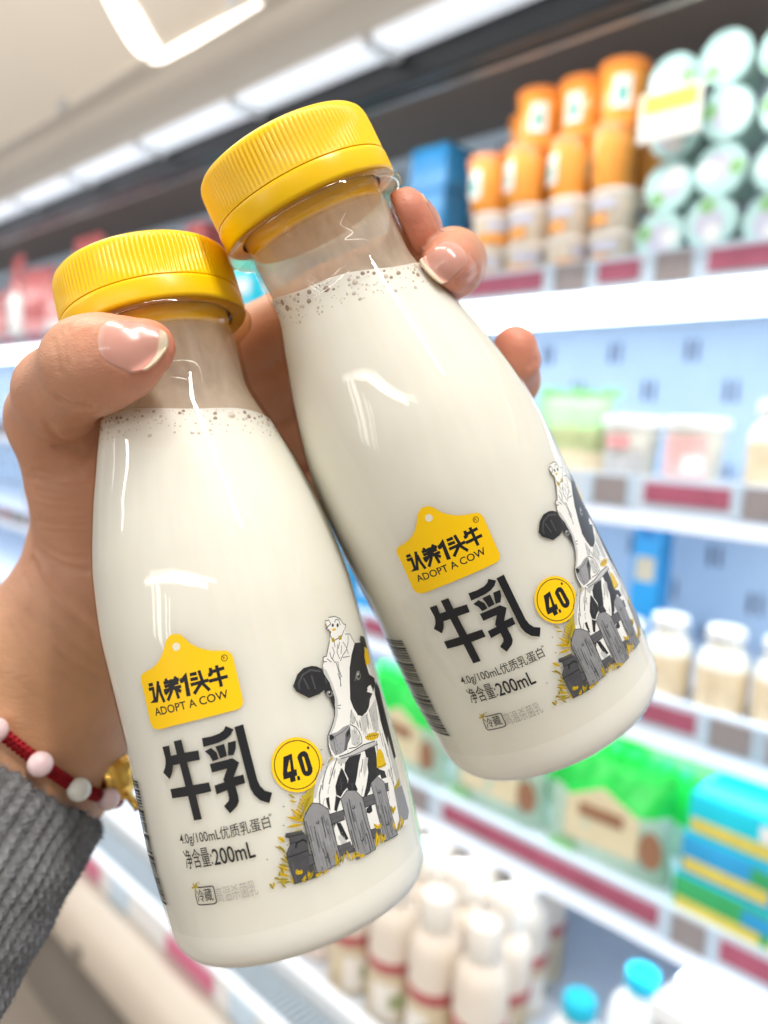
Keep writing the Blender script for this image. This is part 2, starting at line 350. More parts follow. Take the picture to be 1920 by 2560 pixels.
# bottom deck, air grille, bumper, kick panel
cpart(MB().box(X0, X1, 0.80, 1.42, 0.33, 0.36, 0, 0.004), 'bottom_deck', M['shelf'])
cpart(MB().box(X0, X1, 0.775, 0.798, 0.33, 0.40, 0, 0.006), 'deck_lip', M['white'])
b = MB().box(X0, X1, 0.705, 0.772, 0.315, 0.335)
for k in range(590):
    x = X0 + 0.01 + k * 0.0133
    b.box(x, x + 0.005, 0.706, 0.771, 0.3355, 0.372)
cpart(b, 'air_grille', M['grille'])
rr = MB().box(X0, X1, 0.684, 0.703, 0.325, 0.385); x = X0 + 0.16
while x < X1 - 0.2:
    rr.box(x, x + 0.15, 0.6805, 0.6835, 0.340, 0.374, 1); rr.box(x + 0.20, x + 0.27, 0.6805, 0.6835, 0.334, 0.380, 2); x += 0.42
cpart(rr, 'front_rail', [M['white'], pm('pink_price_strip', (0.62, 0.16, 0.28), 0.4), M['railblue']])
bz = [(0.682, 0.33), (0.655, 0.345), (0.625, 0.335), (0.606, 0.305), (0.600, 0.27), (0.606, 0.245), (0.63, 0.235)]; n = len(bz)
b = MB(); b.add([(X0, y, z) for y, z in bz] + [(X1, y, z) for y, z in bz], [(i, i + 1, n + i + 1, n + i) for i in range(n - 1)]); 
for k in range(6): b.box(-1.36 + k * 0.7 - 1.4, -1.33 + k * 0.7 - 1.4, 0.597, 0.601, 0.262, 0.286, 1)
cpart(b, 'bumper', [M['beige'], M['kick']], smooth=True)
cpart(MB().box(X0, X1, 0.632, 0.70, 0.002, 0.30), 'kick_panel', M['kick'])

# ------------------------------------------------------------------ goods on the shelves
ORD = ['first', 'second', 'third', 'fourth', 'fifth', 'sixth', 'seventh', 'eighth', 'ninth', 'tenth', 'eleventh', 'twelfth']
def goods(name, label, cat, group=None): return empty(name, (0, 0, 0), 0, label, cat, group)
def arcpatch(r, z0, z1, a0, a1, seg=10, off=0.0006):
    """a label patch bent round a cylinder, angles in degrees from the front"""
    b = MB(); vs = []
    for i in range(seg + 1):
        t = math.radians(a0 + (a1 - a0) * i / seg)
        for z in (z0, z1): vs.append(((r + off) * math.sin(t), -(r + off) * math.cos(t), z))
    return b.add(vs, [(2 * i, 2 * i + 2, 2 * i + 3, 2 * i + 1) for i in range(seg)])
# orange tubs
def make_tub():
    t = goods('yoghurt_tub', 'orange tub', 'tub')
    MB().lathe([(0.026, 0), (0.028, 0.002), (0.0345, 0.060)], 28, cap0=True).build('tub_body', orange, t)
    MB().lathe([(0.0345, 0.0602), (0.0375, 0.0606), (0.0375, 0.0685), (0.034, 0.0705)], 28, cap0=True, cap1=True).build('lid', orange2, t)
    arcpatch(0.0315, 0.014, 0.050, -30, 14, off=0.0028).build('label', cupwhite, t)
    arcpatch(0.0315, 0.020, 0.038, -20, 4, off=0.0034).build('emblem', teal, t)
    return t
tub = make_tub(); tub.scale = (1.0, 1.0, 1.22); first = True
tiers = [(1.661, 1.045, [-0.815, -0.742, -0.668, -0.594], 'front of the lower'), (1.748, 1.055, [-0.735, -0.662, -0.590], 'front of the upper'),
         (1.661, 1.122, [-0.88, -0.806, -0.732, -0.658, -0.584], 'back of the lower'), (1.748, 1.128, [-0.80, -0.726, -0.652, -0.578], 'back of the upper')]
for z, y, xs, nm in tiers:
    for k, x in enumerate(xs):
        lab = '%s orange yoghurt tub from the left, %s tier on the top shelf' % (ORD[k], nm); loc = (x, y + rng.uniform(-.006, .008), z)
        if first: tub.location = loc; tub['label'] = lab; tub['group'] = 'orange tubs stacked on the top shelf'; first = False
        else: dup(tub, loc, rng.uniform(-1.1, 0.8), lab, 'orange tubs stacked on the top shelf')
# pale cups under the orange tubs
def make_pale():
    t = goods('dessert_cup', 'pale cup', 'cup')
    MB().lathe([(0.027, 0), (0.029, 0.002), (0.034, 0.058)], 28, cap0=True).build('cup_body', pm('pale_cup', (0.74, 0.66, 0.55), 0.3, var=0.25, vscale=60), t)
    MB().lathe([(0.034, 0.0582), (0.037, 0.0586), (0.037, 0.066), (0.033, 0.0695)], 28, cap0=True, cap1=True).build('lid', cupwhite, t)
    arcpatch(0.031, 0.006, 0.026, -60, 40, off=0.0026).build('orange_label', orange, t)
    arcpatch(0.031, 0.034, 0.050, -20, 60, off=0.0034).build('grey_label', lilac, t)
    return t
pale = make_pale(); pale.scale = (1.0, 1.0, 0.81); first = True
for z, y, xs, nm in [(1.546, 1.05, [-0.815, -0.740, -0.666, -0.592], 'bottom'), (1.603, 1.052, [-0.81, -0.736, -0.662, -0.590], 'second'), (1.546, 1.125, [-0.85, -0.775, -0.70, -0.625], 'back bottom'), (1.603, 1.125, [-0.88, -0.81, -0.736, -0.662, -0.588], 'back second')]:
    for k, x in enumerate(xs):
        lab = '%s pale orange-print cup from the left, %s tier under the orange tubs' % (ORD[k], nm)
        loc = (x, y + rng.uniform(0, .01), z)
        if first: pale.location = loc; pale['label'] = lab; pale['group'] = 'pale cups on the top shelf'; first = False
        else: dup(pale, loc, rng.uniform(-1.2, 1.2), lab, 'pale cups on the top shelf')
# mint-lidded cups lying on their sides, lids to the front
RX = Matrix.Rotation(math.radians(90), 3, 'X')
def make_mint():
    t = goods('sideways_cup', 'mint cup', 'cup')
    MB().lathe([(0.025, -0.082), (0.032, -0.004)], 28, rot=RX, cap0=True).build('cup_body', pm('mint_cup', (0.55, 0.72, 0.66), 0.35, var=0.2, vscale=50), t)
    MB().lathe([(0.033, -0.004), (0.0335, -0.001), (0.0335, 0.003), (0.0315, 0.0045), (0.0305, 0.0035), (0.0005, 0.0030)], 32, rot=RX, cap0=True).build('lid', mint, t)
    MB().lathe([(0.0195, 0.0036), (0.0005, 0.0042)], 24, rot=RX, xf=(0.004, 0, 0.001)).build('lid_print', lilac, t)
    MB().lathe([(0.010, 0.0044), (0.0005, 0.0048)], 16, rot=RX, xf=(-0.014, 0, -0.016)).build('leaf_print', leafg, t)
    MB().lathe([(0.012, 0.0044), (0.0005, 0.0050)], 16, rot=RX, xf=(0.010, 0, 0.012)).build('white_print', whitep, t)
    return t
mintc = make_mint(); first = True
cols = [(-0.498, 1.579, 'first'), (-0.430, 1.588, 'second'), (-0.355, 1.579, 'third'), (-0.286, 1.585, 'fourth')]
for cx, cz, cn in cols:
    for r in range(4):
        lab = 'sideways mint-lidded cup, %s from bottom, %s column from the orange tubs' % (ORD[r], cn)
        loc = (cx + 0.003 * ((r * 7) % 3 - 1), 1.02 + 0.004 * ((r * 5) % 3), cz + r * 0.0672)
        rz = 0
        if first: c = mintc; c.location = loc; c['label'] = lab; c['group'] = 'mint-lidded cups stacked on their sides'; first = False
        else: c = dup(mintc, loc, 0, lab, 'mint-lidded cups stacked on their sides')
        c.rotation_euler = (0, [0, 2.2, 4.0, 1.1][(r + int(cx * 100)) % 4], 0)
t = goods('price_card', 'yellow and white price card hung in front of the mint lids', 'price card')
MB().box(-0.042, 0.042, 0, 0.0015, -0.028, 0.034).build('card', pm('card_white', (0.55, 0.56, 0.54), 0.5), t, False); MB().box(-0.036, 0.036, -0.001, -0.0002, 0.006, 0.030).build('yellow_panel', pm('card_yellow', (0.62, 0.47, 0.03), 0.5), t, False)
MB().box(-0.030, 0.022, -0.001, -0.0002, -0.018, -0.002).build('grey_panel', greyp, t, False)
t.location = (-0.486, 0.985, 1.722)
# blue and teal cartons left of the tubs
def carton(name, label, cat, w, d, h, body, top, loc, panels=(), rz=0.0, group=None):
    t = goods(name, label, cat, group)
    MB().box(-w / 2, w / 2, -d / 2, d / 2, 0, h, 0, 0.002).build('carton_body', body, t)
    if top: MB().box(-w / 2 + .001, w / 2 - .001, -d / 2 + .001, d / 2 - .001, h + 0.0004, h + 0.003).build('carton_top', top, t, False)
    for (x0, x1, z0, z1, m) in panels: MB().box(x0 * w, x1 * w, -d / 2 - 0.0014, -d / 2 - 0.0003, z0 * h, z1 * h).build('printed_panel', m, t, False)
    t.location = loc; t.rotation_euler = (0, 0, rz); return t
carton('carton', 'blue carton beside the orange tubs, lower of the pair', 'carton', 0.085, 0.12, 0.075, blue, blue, (-0.955, 1.10, 1.642), [(-.4, .3, .2, .45, blue2)])
carton('carton', 'blue carton beside the orange tubs, upper of the pair', 'carton', 0.085, 0.12, 0.075, blue, deepteal, (-0.952, 1.10, 1.721), [(-.4, .3, .5, .8, blue)])
carton('carton', 'cream carton under the blue cartons on the top shelf', 'carton', 0.10, 0.13, 0.094, creamp, creamp, (-0.955, 1.09, 1.546), [(-.3, .3, .3, .6, whitep)])
for k, x in enumerate((-1.06, -1.165, -1.27)):
    carton('carton', 'dark teal carton, %s to the left of the blue cartons on the top shelf' % ORD[k], 'carton', 0.095, 0.12, 0.20 - 0.012 * k, deepteal, deepteal, (x, 1.12, 1.546), [(-.3, .3, .3, .5, blue), (-.35, .1, .65, .8, greyp)], group='dark teal cartons')
for k, x in enumerate((-1.36, -1.48, -1.60)):
    carton('carton', 'bright cyan carton, %s from the right behind the bottle necks' % ORD[k], 'carton', 0.105, 0.12, 0.12, cyan, cyan, (x, 1.08, 1.546), [(-.3, .3, .3, .6, whitep)], group='cyan cartons on the top shelf')
# red and pink packs at the far left of the top shelf
def pouch(name, label, cat, w, h, mats, loc, rz=0.0, d=0.05, group=None, parts=()):
    """a filled bag: pillow body, crimped top edge"""
    t = goods(name, label, cat, group); b = MB(); nx, nz = 20, 20; vs = []; fs = []
    for sgn in (-1, 1):
        for i in range(nx + 1):
            for j in range(nz + 1):
                uu = i / nx * 2 - 1; vv = j / nz
                th = d / 2 * max(0.0, (1 - abs(uu) ** 3)) ** .6 * (min(1, (1 - vv) * 2.4) ** .7) * (0.75 + 0.25 * (1 - abs(vv - .3)))
                wob = (0.004 * math.sin(7 * uu + 5 * vv + sgn + loc[0] * 40) + 0.003 * math.sin(15 * uu - 9 * vv + loc[0] * 90) + 0.002 * math.sin(23 * vv + 19 * uu)) * (0.3 + vv)
                vs.append((uu * w / 2 * (1 - 0.05 * math.sin(vv * 3.1)), sgn * (th + 0.0008) + wob * 0.5, vv * h + wob * .6))
    n1 = (nx + 1) * (nz + 1)
    for s0 in (0, n1):
        for i in range(nx):
            for j in range(nz):
                a = s0 + i * (nz + 1) + j; fs.append((a, a + nz + 1, a + nz + 2, a + 1))
    b.add(vs, fs, 0)
    for q in range(len(b.f)):
        j = q % nz; b.m[q] = 1 if j >= nz * 0.56 else (2 if j < nz * 0.3 else 0)
    b.build('bag', mats, t)
    fb = MB()
    for i in range(16):
        x = -w / 2 + w * i / 15; fb.add([(x, 0.006 * (-1) ** i, h * 0.985), (x + w / 15, -0.006 * (-1) ** i, h * .985), (x + w / 15, -0.007 * (-1) ** i, h * 1.10 + 0.004 * math.sin(i * 2.1)), (x, 0.007 * (-1) ** i, h * 1.10 + .004 * math.sin(i * 2.1))], [(0, 1, 2, 3)])
    fb.build('crimped_top', mats[1], t)
    for nm, m, x0, x1, z0, z1, pk in parts:
        pb = MB()
        if pk == 'house': pts = [(x0, z0), (x1, z0), (x1, z0 + (z1 - z0) * .68), ((x0 + x1) / 2, z1), (x0, z0 + (z1 - z0) * .68)]
        elif pk == 'oval': pts = [((x0 + x1) / 2 + (x1 - x0) / 2 * math.cos(q), (z0 + z1) / 2 + (z1 - z0) / 2 * math.sin(q)) for q in np.linspace(0, 6.283, 18, endpoint=False)]
        else: pts = [(x0, z0), (x1, z0), (x1, z1), (x0, z1)]
        yy = -d / 2 - {'house': .002, 'oval': .0045, 'rect': .0045}[pk]; k = len(pts)
        pb.add([(x, yy, z) for x, z in pts] + [(x, yy + 0.0012, z) for x, z in pts], [tuple(range(k)), tuple(range(k, 2 * k))[::-1]] + [(i, k + i, k + (i + 1) % k, (i + 1) % k) for i in range(k)])
        pb.build(nm, m, t, False)
    t.location = loc; t.rotation_euler = (0, 0, rz); return t
for k in range(12):
    x = -2.02 - 0.19 * k
    pouch('snack_bag', '%s red and pink bag from the right at the far left of the top shelf' % ORD[k], 'bag', 0.17, 0.17 + 0.05 * (k % 3), [[pinkp, redp, whitep][k % 3], redp, [pinkp, whitep][k % 2]], (x, 1.08, 1.546), 0.1 * ((k % 5) - 2), group='red bags on the top shelf')
for k, x in enumerate((-1.72, -1.83)):
    carton('carton', '%s carton with red front left of the cyan cartons' % ['narrow', 'tall'][k], 'carton', 0.09, 0.1, 0.16 + .1 * k, redp, redp, (x, 1.16, 1.546), [(-.3, .3, .3, .6, greyp)])
# second shelf: tubs with white lids, clear jar bottles, a salad bag
def make_jar():
    t = goods('lidded_pot', 'pot', 'pot')
    MB().lathe([(0.030, 0), (0.033, 0.003), (0.040, 0.074)], 30, cap0=True).build('pot_body', milkjar, t)
    MB().lathe([(0.040, 0.0742), (0.0435, 0.0746), (0.0435, 0.088), (0.040, 0.0905), (0.0005, 0.0905)], 30, cap0=True).build('lid', M['white'], t)
    return t
jar = make_jar(); jar.location = (-0.535, 1.06, 1.2465); tag(jar, 'white-lidded pot with grey and pink label beside the salad bag', None, 'white-lidded pots on the second shelf')
jar2 = dup(jar, (-0.44, 1.055, 1.2465), 0, 'white-lidded pot with red label right of the grey-labelled pot')
arcpatch(0.036, 0.010, 0.040, -50, 50, off=0.0035).build('grey_label', greyp, jar); arcpatch(0.036, 0.044, 0.064, -40, 20, off=0.0040).build('pink_label', pinkp, jar)
arcpatch(0.036, 0.010, 0.066, -55, 45, off=0.0040).build('red_label', pm('faded_red_print', (0.76, 0.46, 0.45), 0.45, var=0.25, vscale=60), jar2); arcpatch(0.036, 0.016, 0.040, 0, 40, off=0.0046).build('white_label', whitep, jar2)
def make_flask():
    t = goods('jar_bottle', 'flask', 'bottle')
    MB().lathe([(0.030, 0), (0.034, 0.004), (0.034, 0.062), (0.030, 0.078), (0.021, 0.090), (0.021, 0.096)], 28, cap0=True, cap1=True, mis=[1, 1, 0, 0, 0]).build('glass', [milkjar, oatp], t)
    MB().lathe([(0.024, 0.0962), (0.025, 0.098), (0.025, 0.112), (0.022, 0.115), (0.0005, 0.115)], 24, cap0=True).build('cap', M['white'], t)
    return t
fk = make_flask(); fk.location = (-0.335, 1.05, 1.2465); tag(fk, 'white-capped jar bottle nearest the red-labelled pot, second shelf', None, 'white-capped jar bottles')
dup(fk, (-0.255, 1.05, 1.2465), 0, 'white-capped jar bottle at the right frame edge, second shelf')
pouch('salad_bag', 'green and brown salad bag left of the lidded pots', 'bag', 0.13, 0.12, [olive, leafg, oatp], (-0.640, 1.07, 1.2465), 0.1)
for k, x in enumerate((-2.30, -2.42, -2.54, -2.66, -2.78, -2.90)): dup(jar, (x, 1.06, 1.2465), 0, '%s white-lidded pot from the right at the far left behind the wrist' % ORD[k], 'far pots on the second shelf')
# third shelf
for k, (x, y) in enumerate(((-0.449, 1.05), (-0.370, 1.045), (-0.298, 1.05))):
    dup(fk, (x, y, 0.9465), 0.2 * k, '%s white-capped jar bottle from the left on the third shelf' % ORD[k], 'jar bottles on the third shelf')
dup(jar, (-0.535, 1.06, 0.9465), 2.0, 'white-lidded pot left of the jar bottles on the third shelf', 'white-lidded pots on the third shelf')
dup(jar2, (-0.625, 1.07, 0.9465), 2.4, 'white-lidded pot behind the right bottle base on the third shelf', 'white-lidded pots on the third shelf')
carton('carton', 'narrow blue carton with tan front behind the pots on the third shelf', 'carton', 0.05, 0.05, 0.25, blue2, blue2, (-0.60, 1.30, 0.9465), [(-.35, .35, .45, .62, oatp), (-.3, .3, .75, .9, blue)])
for k, x in enumerate((-0.92, -1.03, -1.14)): carton('carton', '%s blue carton from the right between the two bottles' % ORD[k], 'carton', 0.10, 0.1, 0.17, blue2, cyan, (x, 1.08, 0.9465), [(-.3, .3, .2, .5, whitep)], group='blue cartons on the third shelf')
for k, x in enumerate((-2.5, -2.63, -2.76)): pouch('salad_bag', '%s grey-green bag from the right at the far left of the third shelf' % ORD[k], 'bag', 0.12, 0.13, [olive, greyp, lavp], (x, 1.07, 0.9465), 0.1, group='grey-green bags')
# fourth shelf: green bags, cyan cartons
gb = [('house_label', beigep, -0.052, 0.058, 0.030, 0.118, 'house'), ('brown_lettering_block', brownp, -0.03, 0.036, 0.070, 0.088, 'rect'), ('leaf_picture', leafg, -0.075, -0.03, 0.006, 0.024, 'oval'), ('mushroom_picture', brownp, 0.060, 0.094, 0.030, 0.082, 'oval')]
for k, (x, y, z) in enumerate(((-0.885, 1.00, 0.12), (-0.690, 1.005, 0.12), (-0.492, 1.0, .14))):
    pouch('mushroom_bag', '%s bright green bag with beige label from the left on the fourth shelf' % ORD[k], 'bag', 0.19, 0.155, [tealpale, brightgreen, tealpale], (x, y, 0.6965), 0.05 * (k - 1), 0.06, 'green bags on the fourth shelf', gb)
for k, (x, y) in enumerate(((-0.80, 1.11), (-0.60, 1.11), (-0.42, 1.12), (-0.25, 1.13))):
    pouch('mushroom_bag', '%s green bag from the left in the row behind' % ORD[k], 'bag', 0.19, 0.165, [brightgreen, brightgreen, tealpale], (x, y, 0.6965), 0.08, 0.07, 'green bags in the back row')
for k in range(3):
    carton('carton', 'wide cyan carton, %s of its stack beside the green bags' % ['bottom', 'middle', 'top'][k], 'carton', 0.22, 0.15, 0.050, [greenp, blue2, cyan][k], [cyan, cyan, cyan][k], (-0.262 + 0.004 * k, 1.03 + .004 * k, 0.6965 + 0.0535 * k),
           [(-.48, .0, .10, .45, yellowp), (-.1, .48, .5, .9, [blue2, greenp, whitep][k]), (.05, .45, .08, .42, [yellowp, cyan, yellowp][k])], -0.03, 'cyan cartons on the fourth shelf')
# bottom deck: white bottles with a dusty red band, blue-capped bottles
def make_tall():
    t = goods('drink_bottle', 'tall', 'bottle')
    MB().lathe([(0.037, 0), (0.041, 0.004), (0.041, 0.080), (0.0405, 0.088)], 28, cap0=True).build('printed_body', oatp, t)
    MB().lathe([(0.0418, 0.088), (0.0420, 0.090), (0.0420, 0.103), (0.0418, 0.105)], 28, cap0=True, cap1=True).build('red_band', redband, t)
    MB().lathe([(0.0405, 0.1052), (0.0405, 0.150), (0.039, 0.165), (0.034, 0.178), (0.026, 0.187), (0.023, 0.192)], 28, cap0=True, cap1=True).build('white_shoulder', pearl, t)
    MB().lathe([(0.0255, 0.1922), (0.0265, 0.194), (0.0255, 0.236), (0.0225, 0.243), (0.0005, 0.245)], 28, cap0=True).build('white_cap', pearl2, t)
    arcpatch(0.041, 0.012, 0.070, -60, 0, off=0.0012).build('pale_label', cupwhite, t); arcpatch(0.041, 0.030, 0.055, -20, 25, off=0.002).build('olive_label', olive, t)
    return t
pearl2 = pm('pearl_cap', (0.82, 0.77, 0.70), 0.3)
tall = make_tall(); first = True; n = 0
for r, (y, z, xs) in enumerate(((0.862, 0.361, -0.600), (0.950, 0.361, -0.618), (1.038, 0.361, -0.640), (1.126, 0.361, -0.665))):
    for k in range(4):
        x = xs - 0.088 * k; n += 1
        lab = 'white-topped drink bottle with red band, %s from the right in the %s row' % (ORD[k], ['front', 'second', 'third', 'back'][r])
        loc = (x + rng.uniform(-.004, .004), y + rng.uniform(-.006, .006), z)
        if first: tall.location = loc; tall['label'] = lab; tall['group'] = 'white-topped bottles on the bottom deck'; first = False
        else: dup(tall, loc, 0.5 * k + r, lab, 'white-topped bottles on the bottom deck')
def make_blue():
    t = goods('milk_jug', 'jug', 'bottle')
    MB().lathe([(0.040, 0), (0.044, 0.005), (0.044, 0.13), (0.036, 0.165), (0.018, 0.185), (0.018, 0.19)], 28, cap0=True, cap1=True).build('jug_body', M['white'], t)
    MB().lathe([(0.021, 0.1902), (0.0225, 0.192), (0.0225, 0.212), (0.020, 0.215), (0.0005, 0.215)], 24, cap0=True).build('cap', aqua, t)
    return t
bl = make_blue(); bl.location = (-0.445, 0.87, 0.361); tag(bl, 'white jug with aqua cap nearer the red-banded bottles, bottom deck', None, 'aqua-capped jugs')
dup(bl, (-0.405, 0.965, 0.372), 0, 'white jug with aqua cap in the row behind, bottom deck', 'aqua-capped jugs')
carton('milk_carton', 'white box with grey print at lower right, bottom deck', 'carton', 0.17, 0.14, 0.25, M['white'], M['white'], (-0.27, 0.95, 0.361), [(-.45, -.15, .75, .92, greyp), (.0, .4, .3, .7, lilac)], -0.1)
for k, x in enumerate((-0.965, -1.07, -1.175, -1.28)):
    t = goods('wide_jar', '%s pale pink jar from the right beside the air grille' % ORD[k], 'jar', 'pale pink jars on the bottom deck')
    MB().lathe([(0.042, 0), (0.047, 0.004), (0.047, 0.11), (0.040, 0.125)], 28, cap0=True).build('jar_body', pm('pink_cream_jar', (0.78, 0.66, 0.58), 0.35, var=0.12, vscale=40), t)
    MB().lathe([(0.042, 0.1252), (0.043, 0.127), (0.043, 0.147), (0.0005, 0.149)], 24, cap0=True).build('lid', pearl, t)
    arcpatch(0.047, 0.03, 0.085, -35, 20, off=0.0012).build('label', [lavp, pinkp, lavp, oatp][k], t)
    t.location = (x, 0.885 + 0.012 * k, 0.361)
# ------------------------------------------------------------------ the two milk bottles
HK = np.array([6, 20, 45, 62, 76, 90, 102, 112, 121.]); RK = np.array([27.2, 27.7, 27.0, 27.0, 25.8, 22.7, 19.1, 16.4, 16.6])
def rprof(h):
    h = np.asarray(h, float); xs, ys = HK, RK
    d = np.diff(ys) / np.diff(xs); m = np.zeros_like(ys); m[1:-1] = np.where(d[:-1] * d[1:] > 0, 2 * d[:-1] * d[1:] / (d[:-1] + d[1:] + 1e-12), 0); m[-1] = d[-1]
    x = np.clip(h, 6, 121); i = np.clip(np.searchsorted(xs, x) - 1, 0, len(xs) - 2); H = xs[i + 1] - xs[i]; t = (x - xs[i]) / H
    r = (2*t**3-3*t**2+1)*ys[i] + (t**3-2*t**2+t)*H*m[i] + (-2*t**3+3*t**2)*ys[i+1] + (t**3-t**2)*H*m[i+1]
    # rounded foot
    q = np.clip(h, 0, 6) / 6.0
    return np.where(h < 6, 23.6 + (27.2 - 23.6) * np.sqrt(np.clip(1 - (1 - q) ** 2, 0, 1)), r)
POSE = [(np.array([-16.47, -82.22, -162.07]), np.array([-0.2645, 0.9621, -0.0657])), (np.array([40.31, -48.6, -183.68]), np.array([-0.4407, 0.8863, 0.1426]))]
def bframe(k):
    b, a = POSE[k]; a = a / np.linalg.norm(a); e1 = np.cross(a, [0, 0, 1.0]); e1 /= np.linalg.norm(e1); e2 = np.cross(e1, a); return b, a, e1, e2
def bmatrix(k):
    b, a, e1, e2 = bframe(k); m = Matrix.Identity(4)
    for i in range(3):
        m[i][0] = float(e1[i]); m[i][1] = float(-e2[i]); m[i][2] = float(a[i]); m[i][3] = float(b[i]) * 0.001
    return MC @ m
def P(th, h, off=0.0):
    """point on the bottle wall, angle in radians from the front, height in mm -> metres"""
    r = (float(rprof(h)) + off) * 0.001
    return (r * math.sin(th), -r * math.cos(th), h * 0.001)
shellm = clear_mat('clear_bottle_plastic', (0.985, 0.98, 0.965), 0.03, 0.03, 0.30)
sleevem = clear_mat('clear_sleeve_film', (0.985, 0.985, 0.975), 0.022, 0.04, 0.25, bump=0.2, bscale=(150, 150, 40))
ringm = clear_mat('clear_ring_plastic', (0.95, 0.88, 0.72), 0.06, 0.05, 0.7)
creasem = film_mat('film_crease', (0.98, 0.93, 0.82), 0.55, 0.9, 300)
milkm = mat('milk', (0.875, 0.855, 0.78), 0.45, sss=0.7, ssr=(1, 0.9, 0.75), sscale=0.009, spec=0.25)
foamm = mat('milk_foam', (0.86, 0.82, 0.74), 0.5, sss=0.3, ssr=(1, 0.85, 0.6), sscale=0.002, spec=0.3, var=0.05, vscale=500)
bubm = mat('bubble_gap', (0.40, 0.30, 0.23), 0.15, spec=0.6, var=0.3, vscale=900)
bubm2 = mat('bubble_gap_pale', (0.68, 0.60, 0.52), 0.15, spec=0.6)
filmm = film_mat('milk_film', (0.95, 0.83, 0.70), 0.44, 0.74, 75)  # warm light from the skin behind is put into the film colour
capm = mat('yellow_cap_plastic', (0.99, 0.60, 0.001), 0.30, sss=0.18, ssr=(1, 0.6, 0.05), sscale=0.002, spec=0.45, bump=0.05, bscale=700)
LM = {k: mat('print_' + n, c, 0.42, spec=0.35, var=v, vscale=700) for k, n, c, v in [
    ('K', 'black', (0.012, 0.012, 0.014), 0), ('Y', 'yellow', (0.95, 0.58, 0.001), 0), ('C', 'cream', (0.80, 0.76, 0.62), 0), ('S', 'silver_grey', (0.42, 0.40, 0.37), 0.1),
    ('W', 'white', (0.78, 0.77, 0.73), 0.03), ('B', 'charcoal', (0.022, 0.022, 0.024), 0.35), ('E', 'eye_grey', (0.22, 0.22, 0.21), 0.2), ('g', 'mid_grey', (0.30, 0.30, 0.31), 0.15),
    ('g2', 'pale_grey', (0.50, 0.50, 0.48), 0.15), ('g3', 'plank_grey', (0.25, 0.25, 0.255), 0.18), ('G', 'pencil_grey', (0.10, 0.10, 0.105), 0.2), ('D', 'churn_grey', (0.070, 0.070, 0.074), 0.3),
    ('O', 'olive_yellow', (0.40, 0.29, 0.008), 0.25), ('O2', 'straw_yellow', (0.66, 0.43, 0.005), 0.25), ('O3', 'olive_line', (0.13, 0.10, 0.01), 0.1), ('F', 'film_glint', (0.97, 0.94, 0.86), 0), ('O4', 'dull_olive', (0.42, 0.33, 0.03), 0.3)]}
R0 = 27.5
NTAG, NBIG, NBOX, NBADGE = 28, 35, 43, 53
